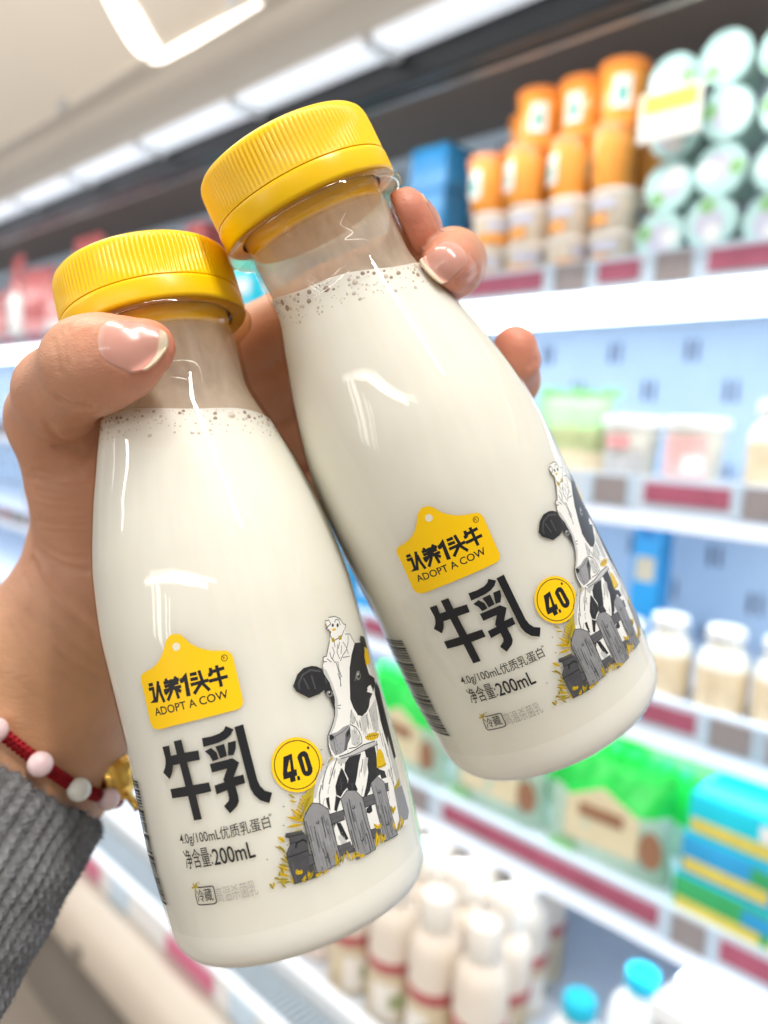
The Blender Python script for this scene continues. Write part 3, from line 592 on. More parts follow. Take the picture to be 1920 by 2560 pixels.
LABEL = """p|1|Y|0|-480,6198 -425,6181 -362,6129 -308,6043 -254,5966 -163,5885 -38,5798 93,5739 245,5694 355,5667 407,5625 436,5563 444,5489 436,5115 425,4743 403,4660 349,4613 282,4597 8,4601 -483,4606 -988,4600 -1353,4583 -1464,4606 -1526,4659 -1549,4743 -1527,5044 -1516,5300 -1513,5540 -1482,5618 -1406,5652 -1294,5674 -1121,5712 -995,5778 -889,5865 -802,5972 -741,6067 -681,6143 -600,6196 -538,6205
p|2|C|0|-456,5952 -462,5937 -472,5923 -484,5912 -499,5904 -516,5899 -533,5897 -551,5900 -567,5905 -581,5914 -593,5926 -601,5940 -607,5956 -608,5972 -605,5988 -599,6004 -589,6017 -576,6029 -561,6037 -544,6042 -527,6043 -510,6041 -493,6035 -480,6026 -468,6014 -460,6000 -455,5985 -453,5968
l|2|K|0.13|341,5533 337,5521 330,5511 321,5502 311,5496 299,5493 287,5492 275,5494 264,5498 254,5505 246,5515 240,5525 236,5537 235,5549 237,5562 242,5573 248,5584 257,5592 268,5598 279,5602 292,5603 303,5601 315,5596 325,5589 333,5580 339,5569 343,5557 343,5545 341,5533
l|2|K|0.62|-1326,5415 -1245,5416
l|2|K|0.62|-1348,5338 -1254,5338 -1281,5110 -1349,5096 -1253,5103
l|2|K|0.62|-1099,5434 -1164,5264 -1238,5094
l|2|K|0.62|-1101,5362 -1099,5216 -1068,5065
l|2|K|0.62|-963,5390 -655,5390
l|2|K|0.62|-964,5322 -680,5335
l|2|K|0.62|-1000,5252 -645,5260
l|2|K|0.62|-914,5444 -895,5395
l|2|K|0.62|-697,5440 -735,5397
l|2|K|0.62|-805,5412 -817,5270
l|2|K|0.62|-843,5285 -992,5193
l|2|K|0.62|-789,5282 -667,5175
l|2|K|0.62|-845,5222 -968,5074
l|2|K|0.62|-749,5220 -740,5070
l|2|K|0.62|-392,5417 -289,5415
l|2|K|0.62|-405,5330 -287,5325
l|2|K|0.62|-424,5240 -103,5242
l|2|K|0.62|-220,5437 -205,5254 -404,5077
l|2|K|0.62|-233,5247 -123,5072
l|2|K|0.62|-4,5430 -16,5330
l|2|K|0.62|-41,5346 -43,5310
l|2|K|0.62|-25,5368 230,5377
l|2|K|0.62|-69,5218 253,5217
l|2|K|0.62|117,5444 112,5081
l|2|K|0.85|-608,5355 -580,5354 -504,5408 -531,5073
p|1|K|0|-1081,4324 -904,4325 -901,4087 -610,4073 -622,3904 -895,3911 -878,3493 -550,3485 -541,3320 -866,3315 -855,2878 -1025,2876 -1040,3318 -1425,3317 -1425,3486 -1051,3493 -1065,3904 -1231,3900 -1258,3825 -1307,3746 -1388,3663 -1518,3800 -1441,3879 -1398,3961 -1376,4046 -1386,4260 -1209,4265 -1225,4076 -1080,4081
p|1|K|0|-483,4269 -289,4258 -138,4273 -47,4310 6,4373 129,4277 58,4196 -44,4147 -178,4120 -327,4113 -494,4108
p|1|K|0|-490,4030 -355,4064 -275,3957 -265,3839 -383,3825 -419,3939
p|1|K|0|-274,4067 -99,4075 -101,3855 -235,3842 -244,3949
p|1|K|0|-29,4079 121,4074 87,3942 20,3841 -80,3854
p|1|K|0|-452,3793 -14,3793 84,3688 -74,3469 105,3468 101,3314 -82,3311 -74,3151 -83,3045 -137,2967 -293,2872 -373,3022 -267,3089 -244,3143 -246,3277 -458,3248 -460,3408 -264,3423 -270,3474 -156,3640 -449,3637
p|1|K|0|155,4311 320,4316 318,3800 322,3310 344,3194 404,3092 518,3018 426,2860 282,2953 202,3076 165,3204 160,3490
l|1|K|0.22|-1413,1572 -1427,1401 -1411,1373 -1366,1367 -1044,1371 -997,1387 -976,1415 -958,1658 -970,1682 -1008,1691 -1298,1688
l|1|O|0.3|-1371,1709 -1301,1692
l|1|O|0.3|-1371,1709 -1390,1642
l|1|O|0.3|-1371,1709 -1455,1682
l|1|O|0.3|-1371,1709 -1405,1759
l|1|O|0.3|-1371,1709 -1310,1765
l|1|O|0.2|-1252,1767 -1257,1785
l|1|O|0.2|-1395,1634 -1409,1581
p|1|Y|0|1532,3171 1508,3114 1477,3060 1439,3010 1395,2968 1346,2930 1292,2901 1235,2878 1176,2864 1116,2857 1055,2858 995,2867 936,2883 880,2907 827,2938 779,2975 735,3019 696,3068 664,3121 639,3178 620,3238 609,3299 606,3362 610,3424 623,3485 642,3544 670,3599 704,3651 744,3697 790,3736 841,3769 896,3795 955,3813 1016,3822 1078,3823 1140,3815 1202,3799 1262,3774 1319,3742 1372,3702 1420,3656 1461,3604 1496,3547 1523,3487 1542,3425 1552,3361 1554,3296 1548,3233
l|2|K|0.17|1473,3193 1453,3142 1425,3094 1393,3051 1354,3013 1311,2980 1264,2953 1214,2933 1163,2920 1109,2914 1056,2915 1003,2922 951,2937 902,2958 855,2985 813,3018 774,3056 740,3099 712,3147 690,3197 673,3250 664,3304 661,3359 665,3414 676,3468 694,3520 718,3569 748,3614 783,3654 824,3689 869,3718 918,3741 969,3757 1022,3765 1077,3765 1132,3758 1186,3744 1238,3722 1288,3694 1334,3659 1375,3619 1412,3573 1442,3523 1465,3471 1482,3416 1491,3359 1492,3303 1487,3247 1473,3193
p|2|K|0|867,3550 1030,3560 995,3275 1040,3274 1024,3158 982,3159 975,3079 874,3081 882,3163 768,3171 782,3276
p|3|Y|0|965,3475 933,3273 869,3275 876,3315
p|2|K|0|1011,3147 1062,3143 1058,3068 1007,3072
p|2|K|0|1107,3462 1141,3505 1195,3530 1251,3529 1295,3500 1316,3449 1328,3181 1311,3125 1268,3088 1214,3079 1163,3098 1130,3143 1120,3194
p|3|Y|0|1194,3432 1215,3441 1229,3422 1233,3203 1227,3175 1206,3172 1192,3196
l|2|K|0.16|1332,3567 1369,3538
l|2|K|0.16|1353,3578 1348,3528
l|2|K|0.16|1372,3563 1330,3542
p|1|W|0|1757,3242 1600,3202 1471,3105 1352,2981 1254,2827 1161,2602 1371,2402 1503,2134 1417,2026 1405,1744 1623,1637 2172,1551 2781,1429 3268,1323 3416,1732 3347,2074 3400,2455 3414,2854 3473,3243 3611,3617 3756,4082 3474,4282 2647,3375
p|2|B|0|2109,3099 2427,3056 2300,2914 2170,2715 2084,2600 2100,2483 1982,2440 1880,2584 1964,2746 1931,2907 1990,3032
p|2|B|0|1914,2913 1940,2731 1910,2616 1792,2570 1706,2508 1631,2581 1658,2720 1773,2870 1892,2983
p|2|B|0|2537,3079 2872,3037 2844,2891 2763,2687 2829,2508 2624,2510 2470,2483 2376,2358 2264,2291 2186,2306 2342,2496 2468,2673 2523,2906
p|2|B|0|1421,2597 1484,2596 1440,2351 1416,2408 1409,2506
p|2|B|0|1618,2567 1704,2485 1627,2395 1553,2293 1514,2345
p|2|B|0|1487,2117 1571,2087 1609,1922 1642,1758 1585,1758 1512,1910
p|2|B|0|2173,2094 2319,2107 2299,1991 2214,1983 2155,2028
p|2|B|0|2773,2619 2949,2514 2957,2381 2779,2419
p|2|B|0|3742,4210 3752,3971 3626,3613 3576,3213 3579,2965 3498,2556 3387,2379 3295,2465 3376,2812 3370,3138 3388,3404 3468,3654 3514,3916
l|2|G|0.2|1402,2843 1314,2686 1287,2554
l|2|G|0.2|1683,3196 1543,3030 1439,2877
l|2|G|0.2|1855,3181 1708,3016 1553,2809
l|2|G|0.2|3108,2480 3131,2157 3098,1909
l|2|G|0.2|3278,2952 3231,2515 3145,2178
l|2|G|0.2|2430,2941 2287,2744
l|2|G|0.2|1465,2915 1401,2771
l|2|G|0.2|1983,3109 1887,3022
l|2|G|0.2|3283,3165 3214,2707
l|2|G|0.2|3219,3293 3166,2936
p|2|g2|0|1757,3242 1600,3202 1471,3105 1352,2981 1254,2827 1193,2684 1243,2665 1323,2801 1417,2933 1550,3051 1727,3155 1851,3170
p|2|g2|0|3589,3182 3559,2780 3503,2338 3453,1902 3476,1551 3282,1576 3269,1972 3283,2363 3320,2751
p|2|g2|0|1750,2466 1812,2392 1781,2211 1718,2286
p|2|g2|0|2326,2628 2448,2731 2575,2912 2501,2965 2371,2812
p|2|g2|0|1452,1868 1549,1924 1600,1708 1486,1697
p|2|g2|0|1851,3170 2075,3099 1986,3034 1843,3063
l|2|G|0.08|2226,2456 2177,2402 2146,2340
l|2|G|0.08|2008,2637 1962,2581 1934,2519
l|2|G|0.08|2049,2639 2003,2584 1973,2522
l|2|G|0.08|2250,2500 2200,2446 2168,2385
l|2|G|0.08|3414,2169 3314,2126 3256,2069
l|2|G|0.08|1756,3015 1713,2959 1685,2897
l|2|G|0.08|3301,2479 3208,2432 3152,2374
l|2|G|0.08|1543,3193 1502,3136 1476,3073
l|2|G|0.08|3195,2456 3110,2408 3058,2349
l|2|G|0.08|1392,3091 1353,3034 1328,2971
l|2|G|0.08|2732,2296 2670,2244 2632,2183
l|2|G|0.08|1692,3062 1649,3005 1622,2943
l|2|G|0.08|1546,2770 1505,2713 1480,2651
l|2|G|0.08|2827,2434 2761,2383 2720,2322
l|2|G|0.08|2116,2372 2068,2318 2039,2257
l|2|G|0.08|3118,2493 3038,2444 2988,2384
l|2|G|0.08|1747,2985 1704,2928 1677,2866
l|2|G|0.08|1830,2826 1786,2770 1759,2708
l|2|G|0.08|2498,2507 2441,2454 2406,2393
l|2|G|0.08|1391,2600 1353,2544 1329,2482
l|2|G|0.08|2260,2316 2211,2262 2179,2201
l|2|G|0.08|1365,2793 1327,2736 1303,2674
l|2|G|0.08|1740,3047 1697,2990 1670,2928
l|2|G|0.08|2298,2801 2246,2746 2213,2684
l|2|G|0.08|3262,2023 3175,1978 3126,1919
l|2|G|0.08|3209,2494 3122,2447 3070,2388
l|2|G|0.08|1824,2736 1780,2680 1752,2618
l|2|G|0.08|2131,2902 2082,2847 2052,2784
l|2|G|0.08|2656,2391 2596,2339 2560,2278
l|2|G|0.08|2893,2041 2826,1991 2788,1931
l|2|G|0.08|2450,2439 2396,2386 2362,2325
l|2|G|0.08|1868,2977 1823,2921 1795,2859
l|2|G|0.08|2954,2178 2884,2129 2841,2069
l|2|G|0.08|1665,2605 1623,2550 1598,2488
p|2|B|0|3818,4125 3948,3930 3832,3562 3737,3168 3683,2879 3615,2572 3466,2567 3498,2936 3505,3233 3572,3627 3611,3893
p|3|W|0|2439,5244 2296,5101 2182,4954 2094,4852 2069,4720 2155,4505 2188,4241 2074,3924 1927,3749 1797,3620 1748,3465 1747,3294 1880,3167 2128,3149 2522,3131 2966,3104 3182,3197 3343,3471 3438,3881 3552,4319 3596,4722 3620,5020 3241,5022 3036,5238 2717,5386
p|4|B|0|3222,5045 2975,4853 2795,4634 2687,4402 2557,4076 2577,3902 2640,3734 2755,3672 2940,3703 3076,3763 3213,3886 3555,4016 3796,4185 3515,4327 3510,4520 3637,4852 3707,5061 3478,5004
p|4|B|0|2045,4765 2136,4642 2185,4445 2170,4196 2092,3994 2082,4123 2061,4268 1996,4352 1973,4547
p|4|B|0|2068,4814 1960,4896 1850,4938 1676,4949 1517,4873 1378,4694 1415,4584 1624,4395 1860,4394 2010,4448 2068,4657
l|5|D|0.35|2005,4789 1800,4875 1612,4832 1497,4706 1486,4611
l|5|D|0.3|1622,4767 1672,4553
l|5|D|0.3|1796,4764 1807,4511
p|4|B|0|3621,5130 3877,5050 3845,4803 3672,4860 3570,4960 3503,5040
p|5|O2|0|3696,4883 3865,4764 3771,4519 3471,4523 3519,4696
p|5|g2|0|2194,4239 2239,4174 2139,3903 1996,3725 1886,3639 1846,3653 1940,3744 2074,3924
p|5|g2|0|2495,3902 2567,3711 2477,3612 2395,3640 2411,3762
p|5|g2|0|3047,3719 3379,3814 3296,3485 3186,3249 3011,3253 3038,3456
p|5|g2|0|2114,4821 2158,4757 2217,4486 2239,4174 2183,4167 2155,4505 2077,4705
p|5|g2|0|2694,3670 2964,3677 2891,3476 2684,3362 2656,3475
p|5|g2|0|2354,3552 2459,3490 2525,3339 2493,3235 2337,3228 2259,3294
l|6|G|0.07|2428,3551 2421,3489 2414,3441
l|6|G|0.07|2956,3286 2948,3222 2937,3173
l|6|G|0.07|2438,3676 2432,3614 2424,3565
l|6|G|0.07|3120,3687 3111,3623 3100,3573
l|6|G|0.07|2645,3832 2638,3770 2631,3720
l|6|G|0.07|2485,3550 2478,3488 2471,3439
l|6|G|0.07|3066,3599 3057,3536 3046,3486
l|6|G|0.07|2724,3454 2717,3392 2708,3343
l|6|G|0.07|3149,3603 3139,3539 3126,3489
l|6|G|0.07|2573,3621 2566,3559 2559,3510
l|6|G|0.07|2620,3602 2613,3540 2605,3491
l|6|G|0.07|2890,3527 2881,3464 2872,3414
l|6|G|0.07|2444,3554 2439,3492 2432,3443
l|6|G|0.07|2751,3387 2743,3325 2734,3276
l|6|G|0.07|2501,3753 2496,3690 2489,3641
l|6|G|0.07|2571,3641 2564,3579 2557,3530
l|6|G|0.07|2689,3385 2682,3323 2673,3274
l|6|G|0.07|3103,3366 3094,3303 3081,3254
l|6|G|0.07|3055,3438 3046,3374 3033,3325
l|6|G|0.07|2631,3604 2625,3541 2617,3492
l|6|G|0.07|2653,3459 2646,3397 2637,3348
l|6|G|0.07|2940,3484 2931,3421 2921,3372
l|6|G|0.07|3133,3557 3122,3493 3111,3443
l|6|G|0.07|2915,3578 2907,3514 2896,3465
l|6|G|0.07|2529,3434 2522,3373 2515,3324
l|6|G|0.07|3103,3523 3093,3460 3081,3410
l|6|G|0.07|1850,3518 1852,3483
l|6|G|0.07|1937,3419 1939,3384
l|6|G|0.07|2202,3416 2205,3380
l|6|G|0.07|1938,3500 1941,3465
l|6|G|0.07|2156,3425 2158,3389
l|6|G|0.07|1804,3455 1806,3420
l|6|G|0.07|2020,3406 2021,3371
l|6|G|0.07|1931,3385 1933,3350
l|6|G|0.07|1922,3554 1924,3519
l|6|G|0.07|1886,3535 1888,3500
l|6|G|0.07|1968,3282 1969,3246
l|6|G|0.07|1937,3546 1939,3510
l|6|G|0.07|1874,3331 1876,3296
l|6|G|0.07|2122,3221 2125,3185
l|6|G|0.07|1873,3462 1875,3427
l|6|G|0.07|1813,3392 1815,3357
p|6|E|0|2155,4310 2139,4286 2111,4272 2078,4269 2047,4279 2022,4300 2011,4326 2012,4354 2028,4378 2055,4392 2088,4394 2120,4385 2145,4364 2157,4337
p|7|B|0|2132,4319 2120,4303 2100,4294 2079,4295 2062,4306 2052,4324 2055,4343 2066,4360 2085,4369 2106,4368 2123,4357 2133,4339
p|8|W|0|2096,4351 2089,4342 2077,4342 2067,4349 2066,4360 2074,4368 2086,4369 2095,4362
l|7|K|0.2|2015,4409 2087,4409 2167,4349
p|6|E|0|3097,4393 3069,4363 3030,4344 2988,4338 2950,4348 2925,4371 2918,4402 2927,4437 2952,4467 2988,4487 3031,4493 3071,4483 3098,4460 3107,4428
p|7|B|0|3078,4398 3057,4377 3028,4365 2998,4365 2976,4378 2967,4400 2972,4425 2991,4446 3020,4459 3050,4458 3074,4445 3085,4423
p|8|W|0|3035,4441 3022,4429 3005,4427 2995,4436 2998,4450 3009,4462 3027,4464 3037,4455
l|6|E|0.15|2850,4357 3003,4502 3107,4489
p|4|g|0|1833,3637 1928,3624 2019,3617 2184,3655 2324,3651 2352,3603 2286,3423 2172,3338 2105,3237 1963,3222 1829,3235 1782,3380 1787,3525
p|5|G|0|2181,3523 2343,3607 2297,3432 2178,3336 2110,3235 2043,3247 2137,3401
p|6|B|0|1828,3622 1890,3608 1925,3551 1838,3507 1809,3554
p|6|B|0|2215,3536 2318,3577 2289,3485 2190,3445
l|5|G|0.12|1902,3559 1873,3396 1864,3246
l|5|G|0.14|1934,3560 2135,3577 2294,3623
l|5|K|0.16|2366,3637 2486,3545 2544,3436 2560,3327 2528,3223 2346,3205 2167,3244
p|4|g2|0|1894,3186 2166,3160 2546,3178 2925,3123 2987,3037 2703,3071 2502,3092 2278,3093 1959,3130
l|5|K|0.18|1904,3188 2134,3164 2546,3178 2925,3123
l|5|G|0.16|1931,3138 2276,3089 2701,3067 2987,3037
p|5|G|0|2390,3310 2380,3303 2366,3308 2364,3320 2375,3327 2388,3322
p|5|G|0|2423,3260 2413,3253 2400,3258 2398,3270 2408,3277 2421,3272
p|5|G|0|2334,3267 2322,3260 2310,3265 2308,3276 2319,3284 2331,3279
p|5|G|0|2472,3320 2460,3313 2447,3318 2445,3329 2456,3336 2470,3331
p|5|G|0|1906,3285 1897,3278 1887,3282 1885,3293 1893,3301 1904,3297
p|5|G|0|1963,3314 1955,3306 1943,3311 1941,3322 1951,3329 1961,3325
l|5|K|0.12|2094,4852 2069,4720 2155,4505
l|5|K|0.2|2124,4059 2059,3904 1927,3749 1797,3620 1748,3465 1751,3288
l|5|G|0.12|2518,3882 2351,3629
l|5|G|0.15|2441,4548 2411,4377
l|5|G|0.15|2418,4632 2432,4474
l|5|G|0.15|3047,3719 2994,3311
l|5|G|0.15|2901,3657 2837,3389
l|5|G|0.15|2530,3723 2559,3533
l|5|G|0.15|2652,3632 2616,3437
l|5|G|0.15|3429,3828 3261,3441
l|5|G|0.15|3230,3719 3070,3339
l|5|G|0.15|2148,4076 2276,4048
l|5|G|0.15|2150,4038 2236,3992
l|5|G|0.15|2088,4651 2079,4528
l|5|G|0.15|2677,4873 2894,4846
p|6|O2|0|2640,3279 2794,3312 3021,3268 3154,3193 3059,3144 2847,3158 2697,3223
l|7|K|0.08|2734,3332 2736,3214
l|7|K|0.08|2808,3312 2812,3199
l|7|K|0.08|2883,3292 2891,3182
l|7|K|0.08|2964,3271 2973,3165
l|7|K|0.08|3048,3249 3061,3146
l|7|K|0.08|2667,3290 3110,3189
l|6|O|0.3|1682,3191 1767,3226
l|6|K|0.2|2977,3106 2907,2946
p|6|O2|0|2907,2946 3023,2927 3073,2809 3054,2632 3039,2585 2776,2626 2744,2669 2800,2803
l|7|O|0.3|2736,2672 2876,2632 3060,2616
p|4|W|0|2458,5653 2573,5700 2753,5680 2908,5609 2976,5490 3061,5446 2986,5328 3137,5218 2977,5118 2853,4961 2696,4920 2572,4822 2451,4816 2361,4879 2231,4915 2137,4941 2146,5015 2247,5012 2329,5144 2430,5272 2528,5430 2456,5498
l|5|G|0.17|2458,5653 2556,5657 2583,5573 2426,5518 2501,5462
l|5|G|0.17|2573,5700 2755,5685 2908,5609 2978,5484
l|5|G|0.17|2707,5572 2762,5618 2862,5592 2861,5486
l|5|G|0.17|2978,5484 3063,5451 2967,5364
l|5|G|0.17|2528,5430 2476,5364 2538,5246 2800,5263 2942,5364
l|5|G|0.17|2430,5272 2339,5141 2247,5012 2157,5017 2141,4935 2214,4915
l|5|G|0.17|2799,5158 2863,5038 2874,4904
l|5|G|0.17|2952,5282 3124,5247 3218,5040
l|5|G|0.17|3036,5238 2977,5118 2836,4978 2696,4920 2577,4834
l|5|G|0.17|2457,5137 2473,5029 2379,4926
l|5|G|0.17|2621,5148 2546,5011 2572,4874
l|5|G|0.17|2728,5096 2649,4959
l|5|G|0.17|2446,4856 2453,4725 2452,4545 2401,4380
l|5|G|0.17|2499,4842 2471,4669 2495,4533
l|5|G|0.17|2353,5061 2353,4958 2420,4837
l|5|G|0.17|2545,5218 2528,5119
l|5|G|0.17|2698,5181 2611,5072
l|5|G|0.17|2247,4961 2323,4876
l|5|G|0.17|2440,5606 2465,5522
p|6|B|0|2658,5525 2640,5503 2615,5498 2597,5513 2597,5538 2616,5560 2641,5565 2659,5550
p|6|B|0|2808,5492 2786,5467 2758,5461 2740,5477 2742,5506 2763,5532 2791,5538 2809,5522
p|6|O2|0|2570,5459 2647,5475 2701,5431 2605,5422
p|6|O|0|2486,5297 2560,5305 2576,5223 2490,5224
p|6|O|0|2707,5297 2812,5291 2786,5213 2698,5213
p|1|O4|0|1029,2792 1291,2908 1168,2599 1011,2469 974,2600
p|2|O2|0|855,2432 844,2472 823,2503 772,2523 793,2475 816,2447
l|3|O3|0.07|855,2432 780,2513
p|2|O|0|866,2428 905,2434 932,2452 947,2500 902,2485 876,2465
l|3|O3|0.07|866,2428 939,2493
p|2|O2|0|887,2477 878,2518 858,2549 808,2571 826,2523 848,2493
l|3|O3|0.07|887,2477 815,2562
p|2|O|0|900,2472 939,2477 968,2493 985,2539 939,2527 912,2509
l|3|O3|0.07|900,2472 977,2533
p|2|O2|0|918,2522 912,2562 893,2595 844,2620 860,2571 881,2540
l|3|O3|0.07|918,2522 851,2610
p|2|O|0|934,2516 973,2518 1003,2533 1023,2579 976,2568 948,2551
l|3|O3|0.07|934,2516 1014,2572
p|2|O2|0|950,2566 946,2607 929,2640 880,2668 894,2619 913,2587
l|3|O3|0.07|950,2566 887,2658
p|2|O|0|968,2560 1008,2559 1039,2572 1062,2617 1014,2609 984,2595
l|3|O3|0.07|968,2560 1052,2611
p|2|O2|0|982,2611 980,2651 965,2685 917,2716 929,2666 946,2633
l|3|O3|0.07|982,2611 924,2705
p|2|O|0|1002,2604 1043,2601 1075,2612 1100,2655 1051,2651 1020,2637
l|3|O3|0.07|1002,2604 1090,2650
p|2|O2|0|1015,2656 1014,2696 1001,2730 955,2763 963,2713 979,2680
l|3|O3|0.07|1015,2656 961,2753
p|2|O|0|1037,2647 1077,2643 1110,2652 1138,2693 1089,2691 1057,2680
l|3|O3|0.07|1037,2647 1128,2689
p|2|O2|0|1047,2700 1049,2741 1037,2775 993,2811 998,2760 1013,2726
l|3|O3|0.07|1047,2700 998,2800
p|2|O|0|1072,2691 1112,2684 1146,2692 1177,2731 1127,2731 1094,2722
l|3|O3|0.07|1072,2691 1166,2727
p|2|O2|0|921,2408 891,2498 845,2578 751,2664 801,2551 849,2473
l|3|O3|0.07|921,2408 768,2638
p|2|O2|0|932,2358 857,2441 773,2506 637,2552 742,2455 829,2393
l|3|O3|0.07|932,2358 667,2533
p|2|O2|0|909,2319 816,2362 723,2385 595,2373 718,2332 812,2312
l|3|O3|0.07|909,2319 626,2369
p|2|O4|0|875,2238 784,2257 697,2255 588,2212 706,2202 793,2206
l|3|O3|0.07|875,2238 617,2215
p|2|O2|0|942,2307 945,2392 930,2474 870,2576 878,2465 896,2384
l|3|O3|0.07|942,2307 878,2549
p|2|O2|0|887,2725 858,2761 822,2785 763,2792 806,2752 842,2730
l|3|O3|0.07|887,2725 776,2786
p|2|O4|0|883,2796 862,2845 831,2884 770,2917 804,2859 836,2821
l|3|O3|0.07|883,2796 781,2905
p|2|O2|0|526,2128 518,2189 492,2234 418,2264 440,2193 469,2150
l|3|O3|0.07|526,2128 429,2251
p|2|O4|0|487,1932 480,1997 459,2056 401,2121 419,2039 442,1981
l|3|O3|0.07|487,1932 409,2102
p|2|O|0|482,2004 446,2054 401,2093 326,2122 380,2063 425,2026
l|3|O3|0.07|482,2004 342,2110
p|2|O4|0|491,1766 468,1822 434,1867 364,1902 402,1836 438,1792
l|3|O3|0.07|491,1766 377,1889
p|2|O|0|485,1697 443,1750 394,1788 311,1810 371,1749 422,1713
l|3|O3|0.07|485,1697 328,1799
p|2|O2|0|478,1628 431,1694 374,1745 277,1783 346,1705 405,1656
l|3|O3|0.07|478,1628 297,1768
p|2|O2|0|466,1536 409,1593 345,1635 243,1655 324,1590 389,1551
l|3|O3|0.07|466,1536 266,1643
p|2|O4|0|422,1503 366,1539 308,1558 224,1549 300,1512 359,1495
l|3|O3|0.07|422,1503 243,1544
p|2|O4|0|465,1440 391,1487 314,1516 202,1516 303,1466 381,1441
l|3|O3|0.07|465,1440 229,1509
p|2|O2|0|334,1436 344,1482 339,1524 300,1572 295,1513 303,1472
l|3|O3|0.07|334,1436 303,1558
p|2|O|0|353,1598 370,1647 372,1696 340,1759 326,1694 328,1646
l|3|O3|0.07|353,1598 341,1743
p|2|O|0|128,1416 134,1461 124,1498 76,1533 78,1478 91,1441
l|3|O3|0.07|128,1416 82,1522
p|2|O2|0|148,1446 169,1472 176,1499 157,1538 137,1503 132,1476
l|3|O3|0.07|148,1446 156,1529
p|2|O4|0|341,1373 332,1418 313,1456 264,1491 282,1436 303,1399
l|3|O3|0.07|341,1373 272,1480
p|2|O4|0|283,1597 310,1617 322,1641 306,1685 279,1656 269,1630
l|3|O3|0.07|283,1597 304,1676
p|2|O|0|271,1553 252,1586 228,1606 179,1600 208,1564 234,1547
l|3|O3|0.07|271,1553 189,1595
p|2|O2|0|497,1380 505,1433 498,1482 456,1541 454,1473 464,1424
l|3|O3|0.07|497,1380 460,1525
p|2|O4|0|480,1817 487,1861 481,1902 445,1951 444,1894 453,1854
l|3|O3|0.07|480,1817 449,1937
p|3|D|0|565,2278 848,2230 912,2108 882,1860 901,1458 938,1358 650,1373 497,1380 479,1722 483,1934 586,2062 600,2168 542,2216
l|4|K|0.14|555,2212 857,2170
l|4|K|0.16|470,1867 871,1864
l|4|K|0.12|584,2081 826,2058
l|4|K|0.28|676,1984 707,2055 830,2073 886,2012
l|4|G|0.3|555,1744 541,1413
l|4|G|0.25|590,2014 530,1918
p|4|G|0|1410,2310 1691,2273 1667,2109 1388,2124
l|5|K|0.1|1410,2310 1691,2273
l|5|D|0.1|1399,2217 1679,2191
l|5|K|0.14|1388,2124 1667,2109
p|4|G|0|2148,2322 2438,2267 2412,2087 2131,2127
l|5|K|0.1|2148,2322 2438,2267
l|5|D|0.1|2140,2225 2424,2177
l|5|K|0.14|2131,2127 2412,2087
p|4|G|0|1386,1723 1660,1701 1692,1517 1419,1539
l|5|K|0.1|1386,1723 1660,1701
l|5|D|0.1|1402,1632 1675,1609
l|5|K|0.14|1419,1539 1692,1517
p|4|G|0|2150,1705 2393,1656 2394,1501 2155,1539
l|5|K|0.1|2150,1705 2393,1656
l|5|D|0.1|2152,1622 2393,1579
l|5|K|0.14|2155,1539 2394,1501
p|4|G|0|849,1778 943,1765 926,1605 827,1595
l|5|K|0.1|849,1778 943,1765
l|5|D|0.1|838,1687 934,1685
l|5|K|0.14|827,1595 926,1605
p|4|G|0|2794,2315 2950,2279 2898,2145 2767,2173
l|5|K|0.1|2794,2315 2950,2279
l|5|D|0.1|2779,2244 2924,2212
l|5|K|0.14|2767,2173 2898,2145
p|6|g3|0|928,2406 1040,2529 1147,2614 1276,2558 1405,2408 1393,1941 1403,1454 997,1395 921,1438 927,1938
l|7|K|0.13|928,2406 1040,2529 1147,2614 1276,2558 1405,2408 1393,1941 1403,1454 997,1395 921,1438 927,1938 928,2406
p|6|g3|0|1695,2476 1858,2568 2036,2501 2153,2306 2140,1837 2155,1336 1702,1351 1686,1913
l|7|K|0.13|1695,2476 1858,2568 2036,2501 2153,2306 2140,1837 2155,1336 1702,1351 1686,1913 1695,2476
p|6|g3|0|2446,2475 2664,2520 2829,2332 2789,1831 2837,1303 2419,1360 2411,1943
l|7|K|0.13|2446,2475 2664,2520 2829,2332 2789,1831 2837,1303 2419,1360 2411,1943 2446,2475
l|7|G|0.12|952,2125 958,1925 959,1724
l|7|D|0.14|959,2355 966,2168 969,1982
l|7|g|0.14|992,2377 985,2112 987,1842
l|7|G|0.13|1009,2253 1012,2118 1003,1987
l|7|D|0.15|1028,1509 1033,1476 1033,1445
l|7|g|0.17|1035,1877 1034,1686 1039,1491
l|7|G|0.14|1064,2125 1059,1938 1054,1751
l|7|D|0.15|1079,2212 1070,2028 1077,1837
l|7|g|0.15|1102,1750 1097,1605 1105,1453
l|7|G|0.13|1108,2099 1110,1911 1124,1716
l|7|D|0.11|1134,1793 1138,1625 1130,1461
l|7|g|0.23|1145,2309 1150,2120 1142,1937
l|7|G|0.2|1166,1899 1179,1705 1180,1514
l|7|D|0.15|1191,1704 1197,1580 1194,1460
l|7|g|0.22|1214,2220 1213,2034 1215,1846
l|7|G|0.16|1238,2312 1233,2129 1225,1947
l|7|D|0.16|1254,2327 1246,2145 1235,1964
l|7|g|0.19|1264,2203 1258,1965 1254,1723
l|7|G|0.18|1284,2335 1281,2168 1294,1993
l|7|D|0.11|1311,2239 1312,2054 1300,1874
l|7|g|0.2|1318,2132 1326,1922 1329,1711
l|7|G|0.12|1339,2268 1336,2000 1344,1724
l|7|D|0.22|1358,1662 1356,1569 1359,1473
l|7|g|0.11|1376,1956 1386,1767 1389,1580
l|7|G|0.18|1712,1553 1715,1460 1722,1365
l|7|D|0.21|1731,1874 1723,1714 1743,1541
l|7|g|0.2|1757,1690 1746,1534 1753,1369
